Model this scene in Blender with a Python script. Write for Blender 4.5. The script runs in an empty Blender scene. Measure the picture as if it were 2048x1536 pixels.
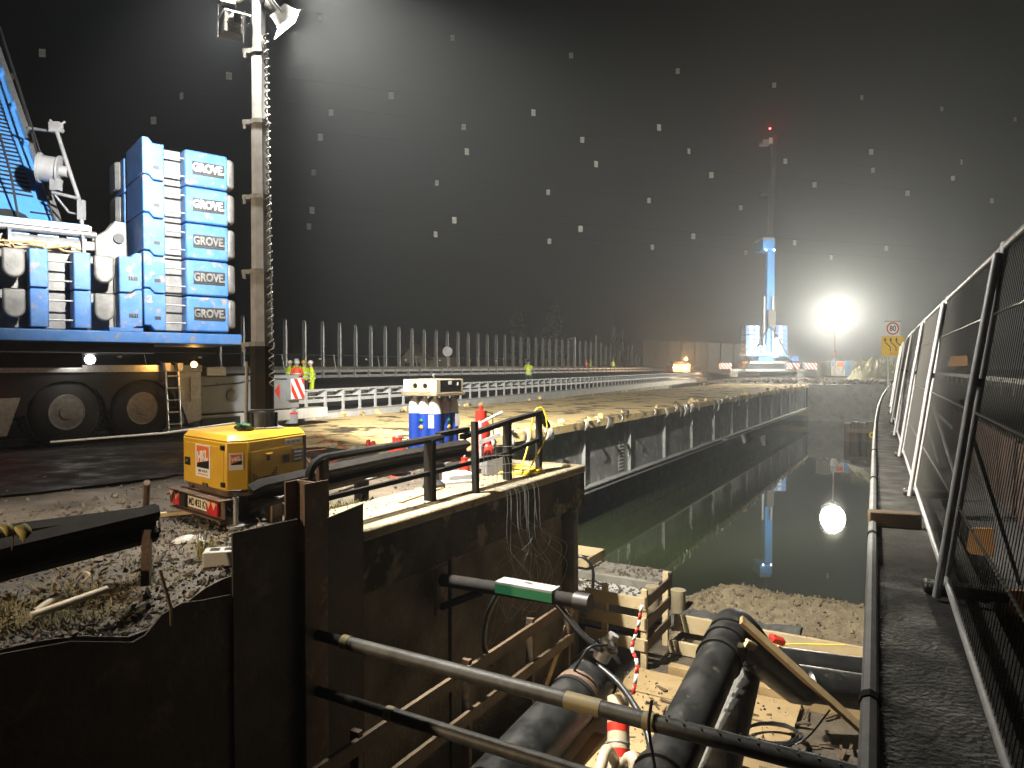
import bpy, bmesh, math, random
from mathutils import Vector, Matrix, Euler, noise as mnoise
R = math.radians
random.seed(7)
sc = bpy.context.scene

# ------------------------------------------------------------------ camera
FPX = 1420.0
PITCH = math.atan(36.0 / FPX)
cam_d = bpy.data.cameras.new("camera"); cam = bpy.data.objects.new("camera", cam_d)
sc.collection.objects.link(cam); sc.camera = cam
cam_d.sensor_fit = 'HORIZONTAL'; cam_d.sensor_width = 36.0
cam_d.lens = FPX / 2048 * 36.0
cam_d.clip_start = 0.05; cam_d.clip_end = 2500
cam.location = (0, 0, 0); cam.rotation_euler = (math.pi / 2 - PITCH, 0, 0)

# ------------------------------------------------------------------ world
world = bpy.data.worlds.new("World"); sc.world = world; world.use_nodes = True
wn = world.node_tree; wn.nodes.clear()
sky = wn.nodes.new('ShaderNodeTexSky'); sky.sky_type = 'NISHITA'; sky.sun_disc = False
sky.sun_elevation = R(-4); sky.sun_rotation = R(200); sky.air_density = 1.0; sky.dust_density = 4.0
bg = wn.nodes.new('ShaderNodeBackground'); bg.inputs[1].default_value = 0.05
wo = wn.nodes.new('ShaderNodeOutputWorld')
wn.links.new(sky.outputs[0], bg.inputs[0]); wn.links.new(bg.outputs[0], wo.inputs[0])
sc.view_settings.view_transform = 'Standard'; sc.view_settings.look = 'None'
sc.view_settings.gamma = 1.0; sc.view_settings.use_curve_mapping = False
sc.view_settings.exposure = 0.0
sc.render.engine = 'CYCLES'
cy = sc.cycles
cy.use_denoising = True; cy.max_bounces = 5; cy.diffuse_bounces = 2; cy.glossy_bounces = 3
cy.transmission_bounces = 3; cy.volume_bounces = 0; cy.transparent_max_bounces = 8
cy.caustics_reflective = False; cy.caustics_refractive = False; cy.sample_clamp_indirect = 4.0
cy.use_light_tree = True

HAZE_DENSITY = 0.0029; HAZE_G = 0.72
TOWER_POWER = 1.0; BALLOON_POWER = 1.0

# ------------------------------------------------------------------ helpers
GZ = -1.7                         # level of the working ground, eye level is 0
WATER = -5.15
def ray(px, py):
    x = (px - 1024) / FPX; y = (768 - py) / FPX
    c, s = math.cos(PITCH), math.sin(PITCH)
    return Vector((x, c + y * s, -s + y * c))
def W(px, py, Y):                 # point at depth Y
    d = ray(px, py); return d * (Y / d.y)
def WG(px, py, z):                # point on the level z
    d = ray(px, py); return d * (z / d.z)
SA, CA = math.sin(R(30)), math.cos(R(30))
def B(s, m, z=0.0):               # bridge frame: s along the bridge, m to its left
    return Vector((SA * s - CA * m, CA * s + SA * m, z))
BM = Matrix.Rotation(R(60), 4, 'Z')          # local x = s, local y = m
WA = R(27.1)
def K(s, t, z=0.0):               # walkway frame, bending right further on
    if s > 12: t = t + (s - 12) ** 2 * 0.0005
    return Vector((math.sin(WA) * s + math.cos(WA) * t, math.cos(WA) * s - math.sin(WA) * t, z))
def sm(a, b, x):
    x = max(0.0, min(1.0, (x - a) / (b - a))); return x * x * (3 - 2 * x)
def nz(x, y, z=0.0): return mnoise.noise(Vector((x, y, z)))
def catmull(P, n=6):
    P = [Vector(p) for p in P]
    if len(P) < 3: return P
    Q = [P[0] * 2 - P[1]] + P + [P[-1] * 2 - P[-2]]; out = []
    for i in range(1, len(Q) - 2):
        a, b, c, d = Q[i - 1:i + 3]
        for k in range(n):
            t = k / n
            out.append(0.5 * ((2 * b) + (c - a) * t + (2 * a - 5 * b + 4 * c - d) * t * t + (3 * b - a - 3 * c + d) * t ** 3))
    out.append(P[-1]); return out

COL = sc.collection
ROOT = {}
def inv_of(o):
    while o.parent is not None: o = o.parent
    return ROOT.get(o.name, Matrix())
class MB:
    def __init__(s, M=None): s.v = []; s.f = []; s.M = M
    def add(s, vs, fs):
        n = len(s.v)
        if s.M is not None: vs = [s.M @ Vector(v) for v in vs]
        s.v += [Vector(v) for v in vs]; s.f += [tuple(i + n for i in f) for f in fs]; return s
    def box(s, x0, x1, y0, y1, z0, z1):
        return s.add([(x0, y0, z0), (x1, y0, z0), (x1, y1, z0), (x0, y1, z0), (x0, y0, z1), (x1, y0, z1), (x1, y1, z1), (x0, y1, z1)],
                     [(3, 2, 1, 0), (4, 5, 6, 7), (0, 1, 5, 4), (1, 2, 6, 5), (2, 3, 7, 6), (3, 0, 4, 7)])
    def obox(s, c, size, rot=(0, 0, 0)):
        m = Matrix.Translation(Vector(c)) @ Euler(rot).to_matrix().to_4x4()
        h = [q / 2 for q in size]
        vs = [m @ Vector((a * h[0], b * h[1], d * h[2])) for d in (-1, 1) for a, b in ((-1, -1), (1, -1), (1, 1), (-1, 1))]
        return s.add(vs, [(3, 2, 1, 0), (4, 5, 6, 7), (0, 1, 5, 4), (1, 2, 6, 5), (2, 3, 7, 6), (3, 0, 4, 7)])
    def beam(s, p, q, w, h, up=(0, 0, 1)):
        p, q = Vector(p), Vector(q); d = (q - p).normalized(); u = Vector(up)
        if abs(d.dot(u)) > 0.99: u = Vector((1, 0, 0))
        x = d.cross(u).normalized(); y = x.cross(d)
        vs = [e + x * a * w / 2 + y * b * h / 2 for e in (p, q) for a, b in ((-1, -1), (1, -1), (1, 1), (-1, 1))]
        return s.add(vs, [(0, 1, 2, 3), (7, 6, 5, 4), (0, 4, 5, 1), (1, 5, 6, 2), (2, 6, 7, 3), (3, 7, 4, 0)])
    def tube(s, pts, r, seg=8, cap=True, radii=None):
        pts = [Vector(p) for p in pts]; n = len(pts); vs = []; fs = []
        ref = None
        for i, p in enumerate(pts):
            d = (pts[min(i + 1, n - 1)] - pts[max(i - 1, 0)])
            d = d.normalized() if d.length > 1e-9 else Vector((0, 0, 1))
            if ref is None:
                ref = Vector((0, 0, 1)) if abs(d.z) < 0.9 else Vector((1, 0, 0))
            x = d.cross(ref).normalized(); y = x.cross(d); ref = y
            rr = radii[i] if radii else r
            for k in range(seg):
                a = 2 * math.pi * k / seg
                vs.append(p + (x * math.cos(a) + y * math.sin(a)) * rr)
        for i in range(n - 1):
            for k in range(seg):
                k2 = (k + 1) % seg
                fs.append((i * seg + k, i * seg + k2, (i + 1) * seg + k2, (i + 1) * seg + k))
        if cap:
            fs.append(tuple(range(seg))[::-1]); fs.append(tuple((n - 1) * seg + k for k in range(seg)))
        return s.add(vs, fs)
    def prism(s, poly, ax, a, b):
        def mk(p, t):
            return {'z': (p[0], p[1], t), 'x': (t, p[0], p[1]), 'y': (p[0], t, p[1])}[ax]
        n = len(poly); vs = [mk(p, a) for p in poly] + [mk(p, b) for p in poly]
        fs = [tuple(range(n))[::-1], tuple(range(n, 2 * n))] + [(i, (i + 1) % n, n + (i + 1) % n, n + i) for i in range(n)]
        return s.add(vs, fs)
    def lathe(s, prof, seg=20, M=None, cap=True):
        vs = []; fs = []; n = len(prof)
        for r, z in prof:
            for k in range(seg):
                a = 2 * math.pi * k / seg; v = Vector((r * math.cos(a), r * math.sin(a), z))
                vs.append(M @ v if M is not None else v)
        for i in range(n - 1):
            for k in range(seg):
                k2 = (k + 1) % seg
                fs.append((i * seg + k, i * seg + k2, (i + 1) * seg + k2, (i + 1) * seg + k))
        if cap and prof[0][0] > 1e-6: fs.append(tuple(range(seg))[::-1])
        if cap and prof[-1][0] > 1e-6: fs.append(tuple((n - 1) * seg + k for k in range(seg)))
        return s.add(vs, fs)
    def wbeam(s, pts, h=0.31, dep=0.08, side=1, up=Vector((0, 0, 1))):
        prof = [(0, -.5), (.35, -.44), (1, -.32), (1, -.2), (.1, -.06), (.1, .06), (1, .2), (1, .32), (.35, .44), (0, .5)]
        pts = [Vector(p) for p in pts]; n = len(pts); vs = []; fs = []; m = len(prof)
        for i, p in enumerate(pts):
            d = (pts[min(i + 1, n - 1)] - pts[max(i - 1, 0)]).normalized()
            x = d.cross(up).normalized() * side
            for off in (0, -0.006):
                for a, b in prof: vs.append(p + x * (a * dep + off) + up * b * h)
        k = 2 * m
        for i in range(n - 1):
            for j in range(m - 1):
                fs.append((i * k + j, i * k + j + 1, (i + 1) * k + j + 1, (i + 1) * k + j))
                fs.append((i * k + m + j + 1, i * k + m + j, (i + 1) * k + m + j, (i + 1) * k + m + j + 1))
        return s.add(vs, fs)
    def build(s, name, mat, parent=None, local=False, bevel=0, smooth=True, angle=38, kind=None):
        vs = s.v
        if parent is not None:
            if not local:
                I = inv_of(parent); vs = [I @ v for v in vs]
            o_loc = Vector((0, 0, 0))
        else:
            if vs:
                zs = min(v.z for v in vs); cx = sum(v.x for v in vs) / len(vs); cyy = sum(v.y for v in vs) / len(vs)
                o_loc = Vector((cx, cyy, zs))
            else: o_loc = Vector((0, 0, 0))
            vs = [v - o_loc for v in vs]
        me = bpy.data.meshes.new(name); me.from_pydata([tuple(v) for v in vs], [], s.f)
        bm = bmesh.new(); bm.from_mesh(me); bmesh.ops.recalc_face_normals(bm, faces=bm.faces); bm.to_mesh(me); bm.free()
        if smooth:
            me.polygons.foreach_set("use_smooth", [True] * len(me.polygons)); me.set_sharp_from_angle(angle=R(angle))
        if mat is not None: me.materials.append(mat)
        o = bpy.data.objects.new(name, me); COL.objects.link(o)
        if parent is not None: o.parent = parent
        else: o.location = o_loc; ROOT[o.name] = Matrix.Translation(-o_loc)
        if bevel:
            b = o.modifiers.new("bevel", 'BEVEL'); b.width = bevel; b.segments = 2; b.limit_method = 'ANGLE'; b.angle_limit = R(40)
        if kind: o["kind"] = kind
        return o
def tag(o, label, cat, group=None):
    o["label"] = label; o["category"] = cat
    if group: o["group"] = group
    return o
def thing(name, label, cat, loc=(0, 0, 0), rotz=0.0, group=None):
    o = bpy.data.objects.new(name, None); COL.objects.link(o); o.empty_display_size = 0.2
    o.location = loc; o.rotation_euler = (0, 0, rotz)
    ROOT[o.name] = (Matrix.Translation(Vector(loc)) @ Matrix.Rotation(rotz, 4, 'Z')).inverted()
    return tag(o, label, cat, group)
def struct(o, kind="structure"): o["kind"] = kind; return o
KIDS = {}
def copy_tree(o, parent=None):
    c = o.copy(); COL.objects.link(c); c.parent = parent
    for ch in o.children: copy_tree(ch, c)
    return c
def clone(part, M, name=None):     # one more alike piece under the same parent, sharing its mesh
    c = part.copy(); COL.objects.link(c); c.parent = part.parent; c.matrix_basis = M; return c
def text(name, body, size, mat, parent, M, extrude=0.004, offset=0.0, align='CENTER', xs=1.0, shear=0.0):
    cu = bpy.data.curves.new(name, 'FONT'); cu.body = body; cu.size = size; cu.extrude = extrude; cu.offset = offset
    cu.align_x = align; cu.align_y = 'CENTER'; cu.shear = shear; cu.resolution_u = 3
    to = bpy.data.objects.new(name + "_curve", cu); COL.objects.link(to)
    dg = bpy.context.evaluated_depsgraph_get()
    me = bpy.data.meshes.new_from_object(to.evaluated_get(dg)); bpy.data.objects.remove(to)
    I = inv_of(parent); T = I @ M @ Matrix.Diagonal((xs, 1, 1, 1))
    me.transform(T); me.materials.clear(); me.materials.append(mat)
    o = bpy.data.objects.new(name, me); COL.objects.link(o); o.parent = parent; return o
def frame_matrix(o, x, y):         # matrix whose local x, y axes lie along the given vectors
    x = Vector(x).normalized(); y = Vector(y).normalized(); z = x.cross(y)
    m = Matrix((x, y, z)).transposed().to_4x4(); m.translation = Vector(o); return m
def light(name, kind, loc, energy, color=(1, 1, 1), radius=0.05, target=None, size=120, blend=0.4, parent=None):
    d = bpy.data.lights.new(name, kind); d.energy = energy; d.color = color; d.shadow_soft_size = radius
    o = bpy.data.objects.new(name, d); COL.objects.link(o); loc = Vector(loc)
    q = Matrix()
    if kind == 'SPOT':
        d.spot_size = R(size); d.spot_blend = blend
        q = (Vector(target) - loc).to_track_quat('-Z', 'Y').to_matrix().to_4x4()
    M = Matrix.Translation(loc) @ q
    if parent is not None: o.parent = parent; M = inv_of(parent) @ M
    o.matrix_local = M
    return o

# ------------------------------------------------------------------ materials
def mat(name, c1, c2=None, rough=0.6, metal=0.0, scale=4.0, bump=0.0, bscale=None, lo=0.35, hi=0.65, detail=5, c3=None, s3=20.0, lo3=0.6, hi3=0.72, rvar=0.0, stretch=None, spec=0.5):
    m = bpy.data.materials.new(name); m.use_nodes = True; nt = m.node_tree; N = nt.nodes; L = nt.links
    b = N["Principled BSDF"]; b.inputs["Roughness"].default_value = rough; b.inputs["Metallic"].default_value = metal
    b.inputs["Specular IOR Level"].default_value = spec
    b.inputs["Base Color"].default_value = (*c1, 1)
    tc = N.new('ShaderNodeTexCoord'); src = tc.outputs['Object']
    if stretch:
        mp = N.new('ShaderNodeMapping'); mp.inputs['Scale'].default_value = stretch; L.new(src, mp.inputs[0]); src = mp.outputs[0]
    def ramp(sc_, a, b_, det):
        t = N.new('ShaderNodeTexNoise'); t.inputs['Scale'].default_value = sc_; t.inputs['Detail'].default_value = det; t.inputs['Roughness'].default_value = 0.62
        L.new(src, t.inputs['Vector']); r = N.new('ShaderNodeMapRange'); r.inputs[1].default_value = a; r.inputs[2].default_value = b_
        L.new(t.outputs[0], r.inputs[0]); return r.outputs[0]
    col = None
    if c2 is not None:
        f = ramp(scale, lo, hi, detail); mx = N.new('ShaderNodeMix'); mx.data_type = 'RGBA'
        mx.inputs[6].default_value = (*c1, 1); mx.inputs[7].default_value = (*c2, 1); L.new(f, mx.inputs[0]); col = mx.outputs[2]
        if rvar:
            rr = N.new('ShaderNodeMapRange'); rr.inputs[3].default_value = rough; rr.inputs[4].default_value = max(0.03, rough + rvar)
            L.new(f, rr.inputs[0]); L.new(rr.outputs[0], b.inputs["Roughness"])
    if c3 is not None:
        f = ramp(s3, lo3, hi3, 6); mx = N.new('ShaderNodeMix'); mx.data_type = 'RGBA'
        if col is not None: L.new(col, mx.inputs[6])
        else: mx.inputs[6].default_value = (*c1, 1)
        mx.inputs[7].default_value = (*c3, 1); L.new(f, mx.inputs[0]); col = mx.outputs[2]
    if col is not None: L.new(col, b.inputs["Base Color"])
    if bump:
        t = N.new('ShaderNodeTexNoise'); t.inputs['Scale'].default_value = bscale or scale * 3; t.inputs['Detail'].default_value = 6
        L.new(src, t.inputs['Vector']); bn = N.new('ShaderNodeBump'); bn.inputs['Strength'].default_value = min(1, bump); bn.inputs['Distance'].default_value = 0.02
        L.new(t.outputs[0], bn.inputs['Height']); L.new(bn.outputs[0], b.inputs['Normal'])
    return m
def emit(name, c, s):
    m = bpy.data.materials.new(name); m.use_nodes = True; nt = m.node_tree; nt.nodes.clear()
    e = nt.nodes.new('ShaderNodeEmission'); e.inputs[0].default_value = (*c, 1); e.inputs[1].default_value = s
    o = nt.nodes.new('ShaderNodeOutputMaterial'); nt.links.new(e.outputs[0], o.inputs[0]); return m
M_ = {}
M_['dirt'] = mat('dirt_ground', (.05, .04, .03), (.14, .115, .082), .75, scale=1.3, bump=.9, bscale=22, c3=(.16, .14, .11), s3=30, lo3=.6, hi3=.68, rvar=-.25)
M_['shaded_asphalt'] = mat('shaded_asphalt', (.010, .010, .010), (.030, .027, .022), .9, scale=1.7, bump=.8, bscale=35, rvar=-.55, lo=.42, hi=.66, spec=.35)  # near-black albedo carries the shade over the crane yard
M_['road'] = mat('motorway_asphalt', (.03, .03, .03), (.055, .053, .05), .6, scale=.5, bump=.3, bscale=60)
M_['walk'] = mat('walkway_concrete', (.024, .023, .021), (.055, .052, .046), .8, scale=3.5, bump=.55, bscale=38, c3=(.08, .075, .065), s3=50, lo3=.58, hi3=.7, rvar=-.3)
M_['concrete'] = mat('concrete', (.30, .28, .24), (.2, .185, .155), .8, scale=1.4, bump=.5, bscale=18, c3=(.1, .09, .075), s3=3.0, lo3=.55, hi3=.7)
M_['oldconc'] = mat('stained_old_concrete', (.065, .052, .036), (.022, .018, .013), .85, scale=1.6, bump=.9, bscale=14, lo=.42, hi=.58, c3=(.2, .17, .115), s3=1.7, lo3=.56, hi3=.63)
M_['newconc'] = mat('pale_new_concrete', (.5, .49, .46), (.4, .39, .36), .75, scale=2, bump=.2, bscale=20)
M_['deck'] = mat('scraped_deck', (.60, .46, .22), (.06, .046, .026), .8, scale=1.3, bump=.5, bscale=9, lo=.52, hi=.61, c3=(.62, .52, .32), s3=7, lo3=.6, hi3=.72)
M_['capconc'] = mat('dusty_cap_concrete', (.36, .30, .19), (.2, .16, .10), .85, scale=1.6, bump=.7, bscale=20, c3=(.07, .06, .045), s3=5, lo3=.6, hi3=.7)
M_['galv'] = mat('galvanised_steel', (.55, .56, .56), (.42, .43, .44), .42, .3, scale=9, bump=.05, bscale=30)
M_['galvdull'] = mat('dull_galvanised_steel', (.34, .34, .34), (.24, .24, .24), .5, .3, scale=5, bump=.05)
M_['girder'] = mat('grey_painted_girder', (.25, .255, .25), (.16, .16, .155), .55, .1, scale=.9, bump=.1, bscale=9, c3=(.34, .34, .32), s3=2.4, lo3=.55, hi3=.62)
M_['rust'] = mat('rusty_steel', (.15, .10, .07), (.08, .05, .035), .65, .1, scale=3, bump=.4, bscale=30, c3=(.24, .14, .08), s3=7, lo3=.58, hi3=.7)
M_['rustdk'] = mat('dark_rusted_plate', (.05, .032, .023), (.022, .015, .012), .6, .1, scale=2.2, bump=.4, bscale=20, c3=(.085, .055, .036), s3=3, lo3=.58, hi3=.7)
M_['railblk'] = mat('dark_painted_rail', (.014, .014, .014), (.024, .021, .018), .8, .0, scale=8, bump=.15, bscale=40, spec=.12)
M_['blue'] = mat('blue_cast_paint', (.035, .14, .38), (.075, .19, .42), .5, .0, scale=3.5, bump=.2, bscale=14, c3=(.26, .19, .13), s3=6.5, lo3=.565, hi3=.66)
M_['bluepl'] = mat('blue_gloss_paint', (.07, .25, .62), (.085, .29, .66), .35, scale=2)
M_['deepblue'] = mat('deep_blue_paint', (.03, .12, .45), (.04, .15, .5), .35, scale=2)
M_['castgrey'] = mat('cast_grey', (.22, .215, .2), (.12, .118, .11), .55, .2, scale=4, bump=.2, bscale=30)
M_['dark'] = mat('dark_machinery', (.02, .02, .021), (.035, .034, .033), .5, .2, scale=4)
M_['tyre'] = mat('tyre_rubber', (.018, .018, .018), (.03, .029, .028), .8, scale=6, bump=.3, bscale=40)
M_['rim'] = mat('dusty_rim', (.34, .32, .29), (.2, .19, .17), .55, .3, scale=10)
M_['cranegrey'] = mat('crane_grey_paint', (.25, .265, .275), (.2, .21, .215), .42, scale=2)
M_['checker'] = mat('aluminium_chequer', (.42, .39, .34), (.30, .27, .23), .4, .7, scale=14, bump=.7, bscale=60)
M_['alu'] = mat('aluminium', (.6, .6, .58), (.45, .45, .44), .35, .8, scale=12)
M_['yellow'] = mat('yellow_paint', (.70, .43, .04), (.62, .37, .035), .38, scale=3, c3=(.45, .26, .05), s3=7, lo3=.66, hi3=.78)
M_['white'] = mat('white_paint', (.75, .75, .72), (.62, .62, .6), .45, scale=6)
M_['whiteclean'] = mat('white_sign_face', (.8, .8, .78), rough=.4)
M_['black'] = mat('black_plastic', (.012, .012, .012), rough=.4)
M_['hdpe'] = mat('black_plastic_pipe', (.012, .0125, .013), (.022, .022, .021), .3, scale=5, rvar=.25, c3=(.085, .075, .058), s3=11, lo3=.6, hi3=.74)
M_['hose'] = mat('black_rubber_hose', (.015, .015, .016), rough=.38)
M_['cream'] = mat('cream_plastic_pipe', (.55, .47, .34), (.42, .35, .24), .5, scale=4)
M_['red'] = mat('red_paint', (.62, .035, .02), (.5, .03, .02), .35, scale=5)
M_['orange'] = mat('orange_print', (.75, .17, .04), rough=.5)
M_['green'] = mat('green_paint', (.012, .13, .05), rough=.5)
M_['bottleblue'] = mat('blue_bottle_paint', (.012, .05, .34), (.015, .06, .38), .4, scale=4)
M_['wood'] = mat('formwork_timber', (.42, .31, .16), (.33, .23, .11), .7, scale=1.5, bump=.3, bscale=10, c3=(.2, .13, .06), s3=5, lo3=.6, hi3=.7, stretch=(1, 1, 1))
M_['woodpale'] = mat('pale_fresh_timber', (.58, .47, .29), (.5, .39, .22), .7, scale=2, bump=.3, bscale=12, c3=(.25, .17, .08), s3=6, lo3=.64, hi3=.72)
M_['wooddk'] = mat('dark_wet_timber', (.13, .085, .05), (.075, .05, .03), .7, scale=2.5, bump=.4, bscale=14)
M_['patch_orange'] = mat('orange_patch_and_sign', (.62, .33, .13), (.5, .24, .09), .6, scale=5, bump=.2)  # orange of the warm light patches, and of one small sign
M_['gravel'] = mat('gravel', (.22, .18, .11), (.12, .095, .06), .85, scale=6, bump=1.0, bscale=30, c3=(.36, .31, .21), s3=26, lo3=.6, hi3=.68)
M_['stone'] = mat('rubble_stone', (.19, .155, .115), (.08, .066, .05), .8, scale=.9, bump=.5, bscale=30)
M_['stonedk'] = mat('dark_wet_gravel', (.055, .053, .05), (.03, .029, .028), .45, scale=2, bump=.5, bscale=40)
M_['grass'] = mat('dry_grass', (.20, .145, .045), (.10, .085, .025), .7, scale=1.1)
M_['leaf'] = mat('yellow_leaf', (.30, .25, .06), (.2, .17, .05), .6, scale=9)
M_['foliage'] = mat('dark_foliage', (.035, .045, .02), (.05, .06, .025), .7, scale=.6)
M_['bark'] = mat('bark', (.09, .07, .05), (.05, .04, .03), .8, scale=3)
M_['plastic'] = mat('torn_pale_sheet', (.62, .6, .56), (.4, .38, .34), .45, scale=6, bump=.3)
M_['film'] = mat('wet_black_film', (.05, .05, .05), (.12, .12, .11), .2, scale=3, bump=.6, bscale=8)
M_['hivis'] = mat('hi_vis_yellow', (.62, .80, .02), (.55, .72, .03), .6, scale=9)
M_['hivisred'] = mat('hi_vis_red', (.85, .10, .02), (.75, .08, .02), .6, scale=9)
M_['trouser'] = mat('work_trousers', (.03, .05, .10), (.025, .035, .06), .8, scale=9)
M_['skin'] = mat('skin', (.5, .3, .22), rough=.55)
M_['brick'] = mat('rendered_wall', (.42, .36, .22), (.35, .3, .18), .8, scale=1)
M_['tile'] = mat('roof_tile', (.16, .07, .045), (.11, .05, .035), .7, scale=2)
M_['wire'] = mat('steel_wire', (.3, .3, .28), rough=.4, metal=.6)
M_['meshwire'] = mat('dark_mesh_wire', (.07, .07, .065), rough=.6, metal=.0)
M_['marker'] = mat('marker_plate', (.78, .76, .7), rough=.5)
M_['lens_on'] = emit('lamp_lens_lit', (1, .97, .9), 60)
M_['lens_amber'] = emit('amber_lens_lit', (1, .45, .08), 60)
M_['lens_red'] = emit('red_lens_lit', (1, .04, .04), 40)
M_['balloon'] = emit('lit_balloon', (1, .94, .8), 30)
M_['redlens'] = mat('red_reflector', (.6, .02, .02), (.5, .02, .02), .25, scale=30)

# ================================================================== SETTING
def ground_z(s, m):
    if 10.85 < s < 72.1: 
        base = -6.6
        if m < 5.0 and s < 16.5 and m > -25: base = -5.05 - 1.55 * sm(13.2, 16, s)
        return base
    if s <= 10.85 and -25 < m < 4.97 and s > -12: return -5.05
    if s > 72.1:
        z = GZ + 0.35 * sm(76, 95, s) - 0.7 * sm(20, 25, m)
        return z + 0.12 * nz(s * .3, m * .3) * sm(74, 78, s)
    z = GZ - 0.7 * sm(18.5, 21, m)
    if s < 5 and m < 7.5:
        k = sm(6.6, 5.2, m) * (1 - sm(3.6, 4.6, s)); dip = 0.28 + .0 * s if 0 else 0.06 + 0.24 * math.exp(-((s - 3.05) / .45) ** 2)
        z -= k * dip
    if m < 14 and s < 10.4: z += 0.035 * nz(s * 1.1, m * 1.1) + (0.05 * nz(s * 3.3, m * 3.3, 4) if (s < 5.5 and m < 9) else 0)
    return z
def frange(a, b, st):
    o = []; x = a
    while x < b - 1e-6: o.append(round(x, 4)); x += st
    return o
SL = [-400, -200, -80, -30, -13, -12.01, -11.99] + frange(-10, 0, 2) + frange(0, 6, .16) + frange(6, 10.8, .3) + [10.8, 10.84, 10.86, 13.2, 14, 15, 16, 16.5, 30, 50, 71.9, 72.09, 72.11, 73] + frange(74, 100, 2) + [110, 130, 170, 240, 400]
ML = [-400, -150, -60, -30, -25.01, -24.99, -15, -8, -4, 0, 3, 4.95, 4.96, 4.98, 5.0, 5.05] + frange(5.2, 9, .16) + frange(9, 18, .5) + [18.5, 19.5, 21, 23, 25, 40, 80, 150, 400]
g = MB(); nm = len(ML)
g.add([B(s, m, ground_z(s, m)) for s in SL for m in ML],
      [(i * nm + j, (i + 1) * nm + j, (i + 1) * nm + j + 1, i * nm + j + 1) for i in range(len(SL) - 1) for j in range(nm - 1)])
struct(g.build('ground', M_['dirt'], angle=60))

# wet hardstanding the crane stands on, colour darkened further for the shade there
a = MB(); pl0 = [(5.4, 10.0), (8, 9.6), (10.6, 9.6), (10.6, 18.2), (-6, 18.4), (-6, 11.6), (1, 10.9)]
pl = []
for i in range(7):
    p, q = pl0[i], pl0[(i + 1) % 7]
    for k in range(9): f = k / 9; pl.append((p[0] + (q[0] - p[0]) * f + (.22 * nz(i * 5 + k * .9, 1) if i in (0, 5, 6) else 0), p[1] + (q[1] - p[1]) * f + (.3 * nz(i * 5 + k * .9, 7) if i in (0, 5, 6) else 0)))
a.add([B(s, m, GZ + .04) for s, m in pl], [tuple(range(len(pl)))])
struct(a.build('hardstanding', M_['shaded_asphalt']))

# water
wm = mat('canal_water', (.021, .027, .014), rough=.02)
nt = wm.node_tree; bn = nt.nodes.new('ShaderNodeBump'); tn = nt.nodes.new('ShaderNodeTexNoise'); tc = nt.nodes.new('ShaderNodeTexCoord')
tn.inputs['Scale'].default_value = 1.2; tn.inputs['Detail'].default_value = 2; bn.inputs['Strength'].default_value = .012; bn.inputs['Distance'].default_value = .02
nt.links.new(tc.outputs['Object'], tn.inputs['Vector']); nt.links.new(tn.outputs[0], bn.inputs['Height'])
nt.links.new(bn.outputs[0], nt.nodes['Principled BSDF'].inputs['Normal']); nt.nodes['Principled BSDF'].inputs['IOR'].default_value = 1.33
w = MB(); w.add([B(10.86, -390, WATER), B(72.1, -390, WATER), B(72.1, 390, WATER), B(10.86, 390, WATER)], [(0, 1, 2, 3)])
struct(w.build('water', wm))

# ---- motorway on the new bridge, banked up to the left
D2 = Vector((math.sin(R(24)), math.cos(R(24)), 0)); N2 = Vector((math.cos(R(24)), -math.sin(R(24)), 0))
def Q(t, off=0.0, z=0.0): return N2 * (-15.8 + off) + D2 * t + Vector((0, 0, z))
def NB(k): return Vector((-19.14 + 1.071 * k, 60 + 1.89 * k, 0))      # noise barrier line
S0, S1 = W(620, 748, 41.5), W(1400, 738, 128)
def MR(k): p = S0.lerp(S1, k); return Vector((p.x, p.y, 0))
mw = MB(); ts = [-45, -20, 0, 20, 40, 60, 80, 100, 125, 180]
vs = []
for i, t in enumerate(ts):
    k = (t + 20) / 120.0
    vs += [Q(t, 0.12, -1.6), Q(t, -2.0, -1.58), MR(k * 1.05 - .05) + Vector((0, 0, -1.2)), NB((t - 0) * .42 - 2) + Vector((0, 0, -.55))]
mw.add(vs, [(i * 4 + j, (i + 1) * 4 + j, (i + 1) * 4 + j + 1, i * 4 + j + 1) for i in range(len(ts) - 1) for j in range(3)])
struct(mw.build('motorway', M_['road']))

# ---- concrete edge beam and rail of the new bridge
eb = thing('bridge_edge_beam', 'pale new concrete edge beam under the galvanised bridge guardrail', 'edge beam', Q(0, 0, -2.6))
for i in range(52):
    t = -2 + i * 2.0
    MB(frame_matrix(Q(t, 0, 0), D2, -N2)).box(0, 1.985, -.55, .28, -1.98, -1.58).build('beam_segment', M_['newconc'], eb)
x = MB(frame_matrix(Q(-2, 0, 0), D2, -N2)); x.box(0, 104, -.9, .0, -2.62, -1.985); x.build('beam_web', M_['concrete'], eb)
gr = thing('bridge_guardrail', 'long bright galvanised guardrail with box posts on the new bridge edge', 'guardrail', Q(0, -.2, -1.58))
fm = lambda t: frame_matrix(Q(t, -.25, -1.58), D2, -N2)
p0 = None
pm_ = MB().box(-.05, .05, -.03, .03, 0, .72).box(-.09, .09, -.07, .07, 0, .02).box(-.05, .05, .03, .34, .5, .74).build('post', M_['galv'], gr, local=True)
Iv = inv_of(gr)
pm_.matrix_basis = Iv @ fm(0)
for i in range(1, 102): clone(pm_, Iv @ fm(i * 1.0))
x = MB()
for z, off in ((.60, 0),):
    x.wbeam([Q(t, -.25 - .36, -1.58 + z) for t in (-1, 25, 50, 75, 102)], h=.31, dep=.08, side=1)
x.build('rail_beam', M_['galv'], gr)
x = MB(); x.beam(Q(-1, -.25, -.82), Q(102, -.25, -.82), .14, .05); x.build('top_rail', M_['galv'], gr)
x = MB(); x.beam(Q(-1, -.28, -1.2), Q(102, -.28, -1.2), .06, .12); x.build('lower_rail', M_['galv'], gr)

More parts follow.
